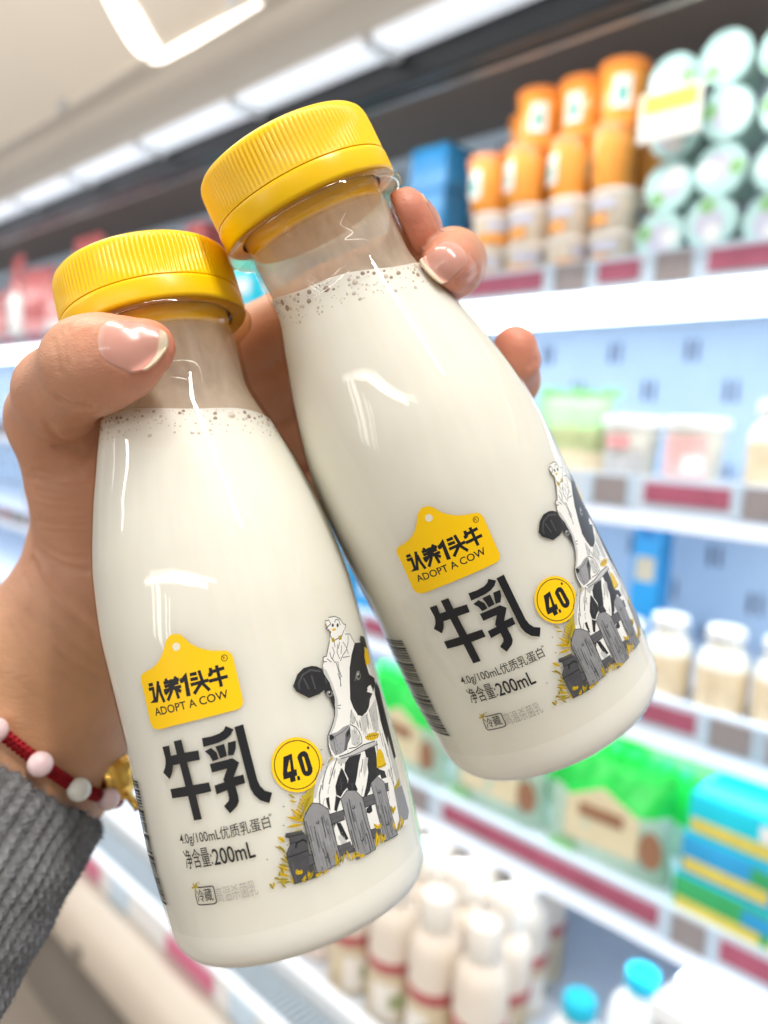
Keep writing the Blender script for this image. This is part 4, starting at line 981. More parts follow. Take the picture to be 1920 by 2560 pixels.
l|7|G|0.11|1781,2265 1767,2079 1772,1886
l|7|D|0.18|1793,2361 1777,1935 1787,1495
l|7|g|0.15|1807,2229 1805,2097 1804,1966
l|7|G|0.13|1838,2246 1820,2046 1821,1838
l|7|D|0.21|1854,2403 1841,2202 1848,1992
l|7|g|0.18|1855,2004 1863,1844 1864,1687
l|7|G|0.14|1879,2162 1877,1864 1896,1555
l|7|D|0.1|1902,1811 1894,1612 1912,1399
l|7|g|0.17|1925,2315 1931,1989 1934,1663
l|7|G|0.11|1952,1902 1939,1708 1963,1497
l|7|D|0.12|1969,1919 1967,1722 1982,1517
l|7|g|0.15|1987,1495 1990,1430 2009,1358
l|7|G|0.16|2003,1942 1998,1798 2003,1648
l|7|D|0.23|2030,1688 2039,1522 2033,1364
l|7|g|0.17|2039,1848 2057,1648 2053,1457
l|7|G|0.24|2070,2251 2066,1997 2069,1739
l|7|D|0.22|2086,1768 2089,1576 2099,1381
l|7|g|0.12|2097,1809 2110,1615 2111,1425
l|7|G|0.17|2454,2232 2439,2019 2437,1799
l|7|D|0.23|2468,2027 2463,1839 2454,1652
l|7|g|0.2|2520,2279 2478,2083 2474,1873
l|7|G|0.15|2497,1827 2495,1612 2515,1388
l|7|D|0.12|2550,2371 2544,2103 2531,1839
l|7|g|0.17|2566,2290 2546,2084 2534,1876
l|7|G|0.23|2568,2001 2557,1685 2560,1363
l|7|D|0.1|2593,2194 2579,1980 2577,1763
l|7|g|0.14|2627,2216 2615,1995 2598,1776
l|7|G|0.14|2660,2222 2619,2031 2638,1816
l|7|D|0.2|2653,1933 2646,1657 2679,1364
l|7|g|0.13|2693,2282 2676,2145 2674,2002
l|7|G|0.16|2699,1827 2704,1622 2709,1418
l|7|D|0.14|2738,1983 2732,1796 2728,1609
l|7|g|0.14|2735,1822 2745,1618 2748,1417
l|7|G|0.15|2750,1680 2756,1532 2791,1371
p|8|D|0|1186,2249 1174,2232 1156,2226 1138,2232 1126,2251 1127,2273 1138,2291 1156,2297 1174,2290 1186,2272
p|9|g|0|1165,2267 1158,2257 1147,2255 1138,2264 1138,2278 1146,2288 1156,2289 1165,2280
p|8|D|0|1184,1632 1173,1614 1155,1607 1137,1615 1125,1634 1125,1657 1135,1675 1154,1681 1172,1674 1184,1655
p|9|g|0|1163,1650 1156,1639 1145,1639 1137,1647 1136,1662 1143,1672 1154,1673 1163,1664
p|8|D|0|1937,2219 1923,2202 1901,2197 1880,2206 1867,2225 1867,2248 1880,2266 1903,2270 1924,2262 1937,2242
p|9|g|0|1913,2239 1904,2229 1891,2228 1881,2238 1881,2252 1889,2262 1902,2263 1912,2253
p|8|D|0|1947,1616 1934,1598 1913,1594 1890,1604 1877,1624 1875,1648 1887,1665 1909,1670 1931,1660 1946,1639
p|9|g|0|1921,1637 1913,1627 1900,1627 1890,1637 1889,1651 1897,1662 1909,1662 1920,1651
p|8|D|0|2644,2218 2626,2201 2597,2198 2569,2210 2552,2232 2552,2255 2570,2272 2599,2274 2627,2263 2644,2241
p|9|g|0|2612,2241 2601,2231 2584,2232 2571,2243 2570,2258 2583,2267 2600,2266 2611,2255
p|8|D|0|2646,1602 2630,1586 2600,1584 2571,1597 2551,1620 2550,1644 2565,1661 2594,1663 2624,1650 2644,1627
p|9|g|0|2612,1627 2600,1618 2583,1620 2568,1632 2567,1647 2577,1657 2594,1655 2609,1643
p|9|O|0|1252,1398 1321,1428 1379,1470 1435,1550 1349,1504 1292,1460
l|10|O3|0.07|1252,1398 1417,1535
p|9|O2|0|1304,1400 1336,1475 1353,1555 1345,1672 1312,1569 1297,1488
l|10|O3|0.07|1304,1400 1341,1645
p|9|O|0|1353,1379 1347,1453 1330,1525 1281,1619 1294,1523 1314,1450
l|10|O3|0.07|1353,1379 1288,1596
p|9|O|0|1412,1401 1455,1445 1485,1495 1499,1579 1449,1517 1421,1465
l|10|O3|0.07|1412,1401 1490,1561
p|9|O2|0|1572,1380 1582,1444 1578,1509 1541,1599 1535,1514 1542,1449
l|10|O3|0.07|1572,1380 1544,1577
p|9|O2|0|1597,1369 1648,1394 1686,1431 1709,1502 1648,1462 1613,1423
l|10|O3|0.07|1597,1369 1698,1489
p|9|O2|0|1659,1390 1708,1391 1749,1404 1787,1445 1726,1436 1686,1421
l|10|O3|0.07|1659,1390 1774,1439
p|9|O2|0|1743,1376 1797,1341 1847,1327 1909,1352 1838,1386 1787,1397
l|10|O3|0.07|1743,1376 1892,1354
p|9|O2|0|1803,1374 1790,1418 1764,1454 1702,1481 1727,1427 1755,1393
l|10|O3|0.07|1803,1374 1712,1470
p|9|O2|0|2154,1362 2235,1393 2298,1440 2338,1534 2240,1483 2182,1434
l|10|O3|0.07|2154,1362 2320,1517
p|9|O2|0|2223,1355 2271,1424 2293,1504 2265,1632 2216,1534 2199,1452
l|10|O3|0.07|2223,1355 2260,1605
p|9|O2|0|2300,1369 2385,1377 2453,1401 2505,1471 2399,1451 2335,1423
l|10|O3|0.07|2300,1369 2484,1461
p|9|O2|0|2356,1368 2384,1418 2393,1474 2361,1563 2335,1493 2330,1436
l|10|O3|0.07|2356,1368 2360,1544
p|9|O|0|2852,1347 2935,1382 2994,1432 3016,1527 2917,1472 2865,1420
l|10|O3|0.07|2852,1347 2999,1510
p|9|O|0|2961,1351 3064,1364 3146,1393 3199,1466 3065,1442 2992,1409
l|10|O3|0.07|2961,1351 3173,1455
p|9|O2|0|3051,1363 3106,1410 3131,1469 3095,1574 3041,1503 3023,1442
l|10|O3|0.07|3051,1363 3089,1554
p|9|O2|0|2817,1388 2833,1445 2824,1508 2759,1604 2751,1525 2764,1461
l|10|O3|0.07|2817,1388 2764,1582
p|9|O2|0|2815,1719 2900,1725 2960,1748 2984,1816 2883,1798 2829,1772
l|10|O3|0.07|2815,1719 2966,1806
p|9|O|0|2857,1701 2887,1747 2885,1800 2819,1885 2798,1819 2804,1765
l|10|O3|0.07|2857,1701 2822,1867
p|9|O|0|733,1366 794,1386 841,1421 875,1500 802,1464 757,1427
l|10|O3|0.07|733,1366 861,1486
p|9|O2|0|771,1376 796,1420 805,1468 783,1538 759,1476 753,1429
l|10|O3|0.07|771,1376 782,1522
p|9|O2|0|650,1373 691,1391 718,1420 727,1481 680,1450 655,1420
l|10|O3|0.07|650,1373 719,1470
p|9|O2|0|602,1511 631,1547 636,1581 591,1628 567,1581 567,1546
l|10|O3|0.07|602,1511 592,1617
p|9|O2|0|616,1519 657,1516 684,1530 686,1586 640,1579 616,1562
l|10|O3|0.07|616,1519 679,1579
p|9|O2|0|871,1386 918,1365 960,1364 1004,1405 944,1420 904,1418
l|10|O3|0.07|871,1386 991,1403
p|9|O2|0|694,1357 687,1390 671,1416 629,1429 644,1390 662,1367
l|10|O3|0.07|694,1357 636,1422
p|9|O2|0|1017,1375 1062,1371 1102,1379 1143,1417 1086,1415 1047,1404
l|10|O3|0.07|1017,1375 1130,1412
p|9|O|0|944,1381 980,1389 1007,1407 1024,1453 981,1436 956,1416
l|10|O3|0.07|944,1381 1016,1445
p|9|O2|0|2305,1640 2374,1635 2423,1648 2442,1709 2362,1705 2318,1687
l|10|O3|0.07|2305,1640 2427,1703
p|9|O2|0|2338,1626 2342,1676 2323,1724 2247,1780 2255,1716 2278,1669
l|10|O3|0.07|2338,1626 2256,1765
l|2|G|0.15|1582,3439 1601,3423
l|2|G|0.15|1536,3177 1556,3160
l|2|G|0.15|643,2734 660,2719
l|2|G|0.15|561,2423 578,2408
l|2|G|0.15|534,2086 551,2071
l|2|G|0.15|142,1948 159,1934
p|3|g3|0|3090,2095 3474,2027 3527,1479 3376,1382 3013,1482
p|4|O|0|3104,2115 3453,2195 3377,2063 3133,2065"""
TEXTS = [('ADOPT A COW', 'K', [(-13.57, 48.38), (1.95, 48.47), (-12.45, 49.82)]), ('R', 'K', [(2.61, 55.27), (3.08, 55.21), (2.68, 55.82)]), ('4.0g/100mL优质乳蛋白', 'K', [(-14.61, 24.79), (3.54, 24.51), (-13.58, 26.81)]), ('*', 'K', [(3.55, 26.39), (4.13, 26.33), (3.6, 26.96)]), ('净含量:', 'K', [(-14.54, 20.35), (-8.34, 20.47), (-14.22, 23.49)]), ('200mL', 'K', [(-8.13, 20.52), (-0.25, 20.41), (-7.98, 23.32)]), ('冷藏', 'K', [(-13.9, 14.18), (-10.29, 14.38), (-13.48, 16.24)]), ('高温杀菌乳', 'S', [(-9.55, 13.88), (-1.49, 13.95), (-9.08, 16.34)])]
def ribbon(pts, w):
    q = [pts[0]]
    for p in pts[1:]:
        if math.hypot(p[0] - q[-1][0], p[1] - q[-1][1]) > 0.02: q.append(p)
    if len(q) < 2: return None
    L = []; Rr = []
    for i in range(len(q)):
        a = Vector(q[max(i - 1, 0)]); c = Vector(q[min(i + 1, len(q) - 1)]); b_ = Vector(q[i])
        d1 = (b_ - a).normalized() if i else (c - b_).normalized(); d2 = (c - b_).normalized() if i < len(q) - 1 else d1
        n = Vector((-(d1 + d2).y, (d1 + d2).x))
        if n.length < 1e-3: n = Vector((-d1.y, d1.x))
        n.normalize(); k = 1 / max(0.5, abs(n.dot(Vector((-d1.y, d1.x)))))
        ext = Vector((0, 0)) if 0 < i < len(q) - 1 else (d1 * (w * .25) * (1 if i else -1))
        L.append(b_ + ext + n * w / 2 * k); Rr.append(b_ + ext - n * w / 2 * k)
    return L, Rr
class Print:
    """flat artwork in mm (u along the girth, v up the bottle), bent round the bottle when built"""
    def __init__(s): s.v = []; s.f = []; s.m = []; s.keys = []; s.n = 0
    def mi(s, k):
        if k not in s.keys: s.keys.append(k)
        return s.keys.index(k)
    def z(s, layer): s.n += 1; return 0.055 + layer * 0.012 + (s.n % 9) * 0.0011
    def poly(s, pts, layer, k):
        z = s.z(layer); n = len(s.v); s.v += [(p[0], p[1], z) for p in pts]
        for t in tessellate_polygon([[Vector((p[0], p[1], 0)) for p in pts]]): s.f.append(tuple(n + i for i in t)); s.m.append(s.mi(k))
    def line(s, pts, w, layer, k):
        r = ribbon(pts, w)
        if not r: return
        z = s.z(layer); n = len(s.v); L, Rr = r
        for a, b_ in zip(L, Rr): s.v += [(a.x, a.y, z), (b_.x, b_.y, z)]
        for i in range(len(L) - 1): s.f.append((n + 2 * i, n + 2 * i + 1, n + 2 * i + 3, n + 2 * i + 2)); s.m.append(s.mi(k))
    def text(s, body, p0, p1, ptop, k, bold=0.0, layer=2):
        c = bpy.data.curves.new('txt', 'FONT'); c.body = body; c.offset = bold; c.resolution_u = 3
        o = bpy.data.objects.new('txt', c); COL.objects.link(o); bpy.context.view_layer.update()
        me = bpy.data.meshes.new_from_object(o.evaluated_get(bpy.context.evaluated_depsgraph_get()))
        vs = [(q.co.x, q.co.y) for q in me.vertices]; z = s.z(layer)
        x0 = min(q[0] for q in vs); x1 = max(q[0] for q in vs); cap = 0.69 if body.isascii() else 0.82
        if body == '*': cap = max(q[1] for q in vs) - min(q[1] for q in vs); ymin = min(q[1] for q in vs)
        else: ymin = 0 if body.isascii() else -0.07
        sx = (p1[0] - p0[0]) / (x1 - x0); sy = (ptop[1] - p0[1]) / cap; n = len(s.v)
        for x, y in vs: s.v.append((p0[0] + (x - x0) * sx, p0[1] + (p1[1] - p0[1]) * (x - x0) / (x1 - x0) + (y - ymin) * sy, z))
        for f in me.polygons: s.f.append(tuple(n + i for i in f.vertices)); s.m.append(s.mi(k))
        bpy.data.objects.remove(o); bpy.data.curves.remove(c); bpy.data.meshes.remove(me)
    def build(s, name, parent):
        bm = bmesh.new(); vv = [bm.verts.new(q) for q in s.v]
        for f, m in zip(s.f, s.m):
            try: q = bm.faces.new([vv[i] for i in f]); q.material_index = m
            except ValueError: pass
        us = [q[0] for q in s.v]; hs = [q[1] for q in s.v]
        for x in np.arange(math.floor(min(us)), max(us), 0.7): bmesh.ops.bisect_plane(bm, geom=bm.verts[:] + bm.edges[:] + bm.faces[:], dist=1e-5, plane_co=(float(x), 0, 0), plane_no=(1, 0, 0))
        for y in np.arange(math.floor(min(hs)), max(hs), 3): bmesh.ops.bisect_plane(bm, geom=bm.verts[:] + bm.edges[:] + bm.faces[:], dist=1e-5, plane_co=(0, float(y), 0), plane_no=(0, 1, 0))
        for q in bm.verts: q.co = Vector(P(q.co.x / R0, q.co.y, q.co.z))
        me = bpy.data.meshes.new(name); bm.normal_update(); bm.to_mesh(me); bm.free()
        # faces look outward
        for p in me.polygons:
            c = p.center
            if p.normal.x * c.x + p.normal.y * c.y < 0: p.flip()
        for k in s.keys: me.materials.append(LM[k])
        o = bpy.data.objects.new(name, me); COL.objects.link(o); o.parent = parent; return o
def make_bottle(h0, kt, seed, glints):
    r_ = random.Random(seed); t = empty('milk_bottle')
    hs = list(np.linspace(0, 6, 9)) + list(np.linspace(7, 121, 70)) + [122.5, 124]
    prof = [(0.0005, 0.0022), (0.014, 0.0020), (0.021, 0.0004)] + [(float(rprof(h)) * .001, h * .001) for h in hs]
    sh = MB().lathe(prof, 128).build('bottle_wall', shellm, t, ang=80)
    MB().lathe([(0.0168, 0.1225), (0.0192, 0.1235), (0.0204, 0.1245), (0.0206, 0.1255), (0.0198, 0.1264), (0.0165, 0.1266)], 96).build('neck_ring', ringm, t, ang=60)
    # milk with a slanted surface
    seg = 128; b = MB(); rows = 60
    hm = [h0 - kt * math.sin(2 * math.pi * k / seg) + 0.35 * math.sin(2 * math.pi * k / seg * 5 + seed) for k in range(seg)]
    vs = []
    for i in range(rows + 1):
        for k in range(seg):
            q = i / rows; h = 1.0 + (hm[k] - 1.0) * q; th = 2 * math.pi * k / seg
            x, y, z = P(th, h, -0.3); vs.append((x, y, z))
    for k in range(seg):
        th = 2 * math.pi * k / seg; x, y, z = P(th, hm[k] - 1.2, -2.6); vs.append((x, y, z))
    n = len(vs); vs += [(0, 0, (h0 - 1.4) * .001), (0, 0, 0.001)]
    fs = [(i * seg + k, i * seg + (k + 1) % seg, (i + 1) * seg + (k + 1) % seg, (i + 1) * seg + k) for i in range(rows + 1) for k in range(seg)]
    fs += [((rows + 1) * seg + k, (rows + 1) * seg + (k + 1) % seg, n) for k in range(seg)] + [((k + 1) % seg, k, n + 1) for k in range(seg)]
    milk = b.add(vs, fs).build('milk', milkm, t, ang=60)
    # froth: a paler band with open bubbles along the milk line
    b = MB(); cnt = 0; placed = []
    for _ in range(2600):
        th = r_.uniform(-1.75, 1.75); q = r_.random() ** 1.7; dh = 0.45 + q * 5.6
        rad = (0.09 + 0.12 * r_.random()) if r_.random() < .5 else (0.26 + 0.50 * r_.random() ** 1.6) * (1.15 if dh < 2.6 else 0.6)
        kk = int((th % (2 * math.pi)) / (2 * math.pi) * seg) % seg
        h = hm[kk] - dh - rad * 0.7; uu = th * 18
        if any((uu - a) ** 2 + (h - c) ** 2 < (rad + d) ** 2 * 1.12 for a, c, d in placed): continue
        placed.append((uu, h, rad)); cnt += 1
        if cnt > 230: break
        cc = Vector(P(th, h, -0.27)); nrm = Vector((math.sin(th), -math.cos(th), 0)); tx = Vector((math.cos(th), math.sin(th), 0)); m_ = 10; ell = r_.uniform(.75, 1.1)
        ring = [cc + (tx * math.cos(a) * rad + Vector((0, 0, 1)) * math.sin(a) * rad * ell) * .001 for a in np.linspace(0, 2 * math.pi, m_, endpoint=False)]
        in2 = [cc + (tx * math.cos(a) * rad * .55 + Vector((0, 0, 1)) * math.sin(a) * rad * .55 * ell) * .001 + nrm * rad * .00022 for a in np.linspace(0, 2 * math.pi, m_, endpoint=False)]
        ring = [p + nrm * 0.00002 for p in ring]
        b.add(ring + in2 + [cc + nrm * rad * .0003], [(i, (i + 1) % m_, m_ + (i + 1) % m_, m_ + i) for i in range(m_)] + [(m_ + i, m_ + (i + 1) % m_, 2 * m_) for i in range(m_)], 0 if (dh < 2.2 or rad > .5) and rad > .2 and r_.random() < .8 else 1)
    fo = b.build('froth_bubbles', [bubm, bubm2], t); tag(fo, kind='stuff')
    # milk film left on the inside of the neck
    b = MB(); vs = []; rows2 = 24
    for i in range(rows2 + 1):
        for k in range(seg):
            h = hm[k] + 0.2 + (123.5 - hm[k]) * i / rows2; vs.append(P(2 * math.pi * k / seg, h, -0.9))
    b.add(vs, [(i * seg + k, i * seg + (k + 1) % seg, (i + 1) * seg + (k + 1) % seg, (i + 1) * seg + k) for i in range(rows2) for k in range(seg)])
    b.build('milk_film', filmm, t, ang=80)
    # printed sleeve
    sl = MB().lathe([((float(rprof(h)) + 0.05) * .001, h * .001) for h in np.linspace(7.5, 121.5, 90)], 128).build('printed_sleeve', sleevem, t, ang=80)
    MB().lathe([((float(rprof(h)) + 0.085 + (0.03 if 59.8 < h < 60.4 else 0)) * .001, h * .001) for h in (59.6, 59.9, 60.3, 60.6)], 96).build('sleeve_seam', sleevem, sl) if False else None
    cb = Print()  # white ribbons paint the highlights of the film wrinkles
    for line in glints:
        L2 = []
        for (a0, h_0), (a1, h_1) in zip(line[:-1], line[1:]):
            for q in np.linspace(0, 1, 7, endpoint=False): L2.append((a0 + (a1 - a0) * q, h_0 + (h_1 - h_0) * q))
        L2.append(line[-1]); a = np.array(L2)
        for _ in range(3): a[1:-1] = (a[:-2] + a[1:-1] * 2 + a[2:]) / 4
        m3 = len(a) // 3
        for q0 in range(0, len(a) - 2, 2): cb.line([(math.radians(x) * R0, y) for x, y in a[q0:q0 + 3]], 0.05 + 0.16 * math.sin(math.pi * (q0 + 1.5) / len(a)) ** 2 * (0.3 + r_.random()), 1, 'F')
    cb.build('crease_glints', sl)
    # artwork
    art = {}
    def g(n):
        if n not in art: art[n] = Print()
        return art[n]
    for i, ln in enumerate(LABEL.strip().split('\n')):
        kd, layer, k, w, pt = ln.split('|'); pts = [tuple(float(c) / 100 for c in q.split(',')) for q in pt.split(' ')]
        cu = sum(p[0] for p in pts) / len(pts); cv = sum(p[1] for p in pts) / len(pts); layer = int(layer)
        nm = 'cow_picture'
        if i < NTAG: nm = 'ear_tag_logo'
        elif i < NBIG: nm = 'product_name'
        elif i < NBOX: nm = 'small_print'
        elif i < NBADGE: nm = 'round_badge'
        (g(nm).poly(pts, layer, k) if kd == 'p' else g(nm).line(pts, float(w), layer, k))
    for body, k, (a, b_, c) in TEXTS:
        nm = 'ear_tag_logo' if body in ('ADOPT A COW', 'R') else 'small_print'
        g(nm).text(body, a, b_, c, k, 0.012 if body in ('ADOPT A COW', '200mL') else (0.004 if k == 'K' else 0.0))
    bc = Print(); v = 12.2; rr = random.Random(5)
    while v < 36.2:
        w = rr.choice([.22, .22, .34, .46, .6]); pts = [(-36.5 + 10.4 * q / 8, v + 0.4 * q / 8) for q in range(9)]
        bc.line(pts, w, 1, 'K'); v += w + rr.choice([.22, .3, .4])
    bc.build('barcode', sl)
    yp = Print(); yp.poly([(-46, 41), (-37.2, 41), (-36.4, 42), (-36.4, 56), (-37.4, 57), (-46, 57)], 1, 'Y'); yp.build('side_panel', sl)
    for n_, p_ in art.items(): p_.build(n_, sl)
    # cap
    n = 480; prof = []
    rows = [(19.70, 131.6, 0), (19.70, 131.9, 0.1), (19.68, 132.5, 1), (19.60, 137, 1), (19.45, 139.2, 1), (19.30, 140.0, .55), (19.0, 140.7, 0.1), (18.4, 141.3, 0), (17.4, 141.7, 0), (14, 141.85, 0), (8, 141.9, 0), (0.05, 141.9, 0)]
    rows = [(19.2, 131.5, 0)] + rows
    vs = []
    for r, z, k in rows:
        for i in range(n):
            th = 2 * math.pi * i / n; rib = [0.0, 0.22, 0.30, 0.22][i % 4]
            q = (r - 0.28 * k + rib * k) * .001; vs.append((q * math.sin(th), -q * math.cos(th), z * .001))
    b = MB().add(vs, [(j * n + i, j * n + (i + 1) % n, (j + 1) * n + (i + 1) % n, (j + 1) * n + i) for j in range(len(rows) - 1) for i in range(n)])
    cap = b.build('screw_cap', capm, t, ang=60)
    band = MB().lathe([(.0165, .1268), (.0192, .1266), (.0197, .1269), (.01985, .1274), (.01985, .1305), (.0198, .1311), (.0196, .1314), (.0190, .13145), (.0180, .1315)], 160)
    band.build('tamper_band', capm, cap, ang=50)
    MB().lathe([(0.0150, 0.1235), (0.0158, 0.1265), (0.0158, 0.140), (0.0005, 0.1405)], 64).build('cap_liner', capm, cap)
    return t
GLINT_R = [[(21.6, 119.7), (13.8, 118.1), (21.6, 115.7), (11.4, 115.2), (26.3, 113.8), (29.0, 113.0)]]
GLINT_L = [[(14.3, 114.6), (24.7, 114.4), (32.3, 113.7), (35.1, 112.1), (33.3, 109.2)], [(12.9, 111.4), (20.2, 110.8), (28.1, 109.4)]]
for k, (h0, kt, seed, cr_, lab, dth) in enumerate(((105.6, 4.0, 3, GLINT_L, 'left milk bottle with the thumb across its neck, lower of the two yellow caps', 0.0),
                                     (110.2, 3.6, 8, GLINT_R, 'right milk bottle tilted further over, gripped by the curled fingers, higher cap', -4.3))):
    bt = make_bottle(h0, kt, seed, cr_); tag(bt, lab, 'milk bottle', 'two milk bottles held in one hand')
    bt.matrix_world = bmatrix(k)
    if dth:
        for ch in bt.children:
            if ch.name.startswith('printed_sleeve'):
                ch.rotation_euler = (0, 0, math.radians(dth))
                ch.location = (0, 0, 0.0012)
# ------------------------------------------------------------------ the hand: one continuous skin grown from a distance field (mm, seen from the photographer's eye)
def PX(x, y, d): return np.array([(x - 960) / 1920 * d, -(y - 1280) / 1920 * d, -d])
def capsule(Q, a, b, ra, rb):
    ab = b - a; t = np.clip(((Q - a) @ ab) / (ab @ ab), 0, 1)
    return np.linalg.norm(Q - (a + t[..., None] * ab), axis=-1) - (ra + (rb - ra) * t)
def smin(a, b, k):
    h = np.maximum(k - np.abs(a - b), 0) / k; return np.minimum(a, b) - h * h * k / 4
def chain(Q, pts, k):
    d = None
    for (p, r), (p2, r2) in zip(pts[:-1], pts[1:]):
        c = capsule(Q, p, p2, r, r2); d = c if d is None else smin(d, c, k)
    return d
C = lambda L: [(PX(x, y, d), r) for x, y, d, r in L]
FOREARM = C([(268, 1330, 201, 13.0), (252, 1450, 206, 18.6), (175, 1620, 208, 23), (95, 1850, 208, 24.0), (50, 1950, 203, 21.3), (-180, 2290, 186, 20), (-420, 2627, 172, 20)])
THENAR = C([(262, 1330, 200, 13.2), (232, 1205, 191, 12.6), (158, 1085, 182, 9.8)])
PALM = [C([(275, 1340, 207, 14), (560, 905, 209, 10.5)]), C([(275, 1340, 208, 14), (615, 1010, 213, 10.5)]), C([(280, 1360, 209, 14), (640, 1130, 216, 10)]), C([(285, 1400, 209, 14), (650, 1270, 214, 9.5)]), C([(232, 1205, 191, 11.5), (520, 930, 206, 9)]), C([(195, 1040, 186, 8.6), (360, 960, 202, 10), (560, 880, 208, 10)])]
THUMB = C([(158, 1085, 183, 9.6), (126, 1040, 178, 9.0), (152, 980, 164, 9.0), (230, 914, 148, 8.9), (268, 902, 145, 8.0), (312, 893, 143, 6.6), (374, 866, 143, 4.7)])
INDEX = C([(545, 905, 208, 10), (830, 745, 203, 8.4), (1046, 628, 179, 6.9), (1024, 572, 169, 6.3), (1010, 530, 165, 5.1)])
MIDDLE = C([(610, 1010, 213, 10), (930, 830, 210, 8.6), (1132, 657, 182, 7.6), (1124, 664, 171, 7.0), (1114, 674, 162.5, 5.6)])
RING = C([(640, 1130, 216, 9.6), (1040, 1010, 219, 8.2), (1278, 950, 198, 6.9), (1284, 903, 190, 6.0), (1287, 867, 187.5, 5.0)])
PINKY = C([(650, 1270, 214, 9), (960, 1195, 224, 7.5), (1140, 1150, 214, 6.2)])
def bottle_sdf(Q, k):
    b, a, e1, e2 = bframe(k); v = Q - b; h = v @ a; rad = np.sqrt(np.maximum((v * v).sum(-1) - h * h, 0))
    rr_ = np.where(h > 123, np.where(h > 126, 20.3, 20.6), rprof(np.clip(h, 0, 123))) + 0.25
    return np.maximum(rad - rr_, np.maximum(-h, h - 142))
CREASES = []
def skin_sdf(Q, full=True):
    palm = chain(Q, FOREARM, 6); palm = smin(palm, chain(Q, THENAR, 8), 9)
    pp = None
    for c in PALM:
        d = chain(Q, c, 2); pp = d if pp is None else smin(pp, d, 9)
    palm = smin(palm, pp, 9)
    d = smin(palm, chain(Q, THUMB, 3.2), 5.0)
    f = None
    for c, kk in ((INDEX, 2.5), (MIDDLE, 2.2), (RING, 2.5), (PINKY, 2.5)):
        q = chain(Q, c, kk); f = q if f is None else smin(f, q, 0.9)
    d = smin(d, f, 4.0)
    for k in (0, 1):
        b_ = 0.0 - bottle_sdf(Q, k); kk = 1.2; h = np.maximum(kk - np.abs(d - b_), 0) / kk; d = np.maximum(d, b_) + h * h * kk / 4
    if full:
        for line, dep, wid in CREASES:
            dm = None
            for p, q in zip(line[:-1], line[1:]):
                c = capsule(Q, p, q, 0, 0); dm = c if dm is None else np.minimum(dm, c)
            d = d + dep * np.exp(-(dm / wid) ** 2)
    return d
def hit(x, y):
    """first point of the skin along a sight line of the hand's own frame"""
    dr = PX(x, y, 1.0); dr = dr / np.linalg.norm(dr); t = 120.0
    for _ in range(120):
        d = float(skin_sdf((dr * t)[None], False)[0])
        if abs(d) < 0.01: break
        t += d * 0.7
    return dr * t
for pts, dep, wid in [([(150, 1003), (183, 1020), (218, 1022)], 0.7, 1.3), ([(150, 1120), (185, 1130), (215, 1136), (238, 1133)], 0.9, 1.2), ([(120, 1060), (150, 1100), (200, 1118)], 0.35, 1.0),
    ([(85, 1177), (146, 1181), (165, 1177), (235, 1150)], 0.35, 0.8), ([(70, 1193), (127, 1197), (200, 1190)], 0.3, 0.7), ([(95, 1225), (150, 1235), (220, 1240)], 0.18, 0.6), ([(90, 1262), (150, 1270), (215, 1275)], 0.15, 0.6),
    ([(90, 1300), (150, 1312), (215, 1315)], 0.15, 0.6), ([(88, 1369), (115, 1394), (161, 1419), (215, 1428)], 0.55, 1.0), ([(95, 1352), (120, 1372), (165, 1392), (215, 1396)], 0.3, 0.8), ([(81, 1402), (123, 1477), (169, 1518), (238, 1580)], 0.45, 1.3),
    ([(120, 1440), (160, 1490), (215, 1530), (240, 1555)], -0.5, 2.2), ([(70, 1530), (161, 1638), (255, 1695)], 0.22, 0.8), ([(20, 1560), (90, 1660), (160, 1720)], 0.15, 0.8), ([(60, 1440), (100, 1520), (160, 1580), (240, 1650)], 0.15, 0.8),
    ([(1160, 700), (1178, 690), (1196, 672)], 0.3, 0.7), ([(1150, 722), (1175, 712), (1192, 695)], 0.25, 0.7), ([(1178, 640), (1190, 655), (1196, 672)], 0.2, 0.6), ([(1325, 915), (1338, 900)], 0.3, 0.7), ([(150, 825), (161, 868), (166, 912)], 0.16, 0.7), ([(134, 850), (143, 890), (150, 932)], 0.2, 0.8), ([(166, 815), (180, 850), (186, 890)], 0.12, 0.6), ([(220, 830), (232, 850), (236, 875)], 0.12, 0.7), ([(205, 835), (216, 862), (218, 890)], 0.12, 0.7)]:
    CREASES.append(([hit(*p) for p in pts], dep * 1.45, wid))
_r = random.Random(4)
for yy in range(1150, 1345, 15):
    a_ = _r.uniform(-12, 12); x0_ = 85 + _r.uniform(0, 30); CREASES.append(([hit(x0_, yy + a_), hit(x0_ + 55, yy + a_ + _r.uniform(2, 12)), hit(x0_ + 110, yy + a_ + _r.uniform(-2, 10))], _r.uniform(.10, .22), .6))
for k_ in range(9):
    x0_ = _r.uniform(10, 120); y0_ = 1480 + k_ * 28; CREASES.append(([hit(x0_, y0_), hit(x0_ + 70, y0_ + 55), hit(x0_ + 130, y0_ + 85)], _r.uniform(.06, .12), .6))
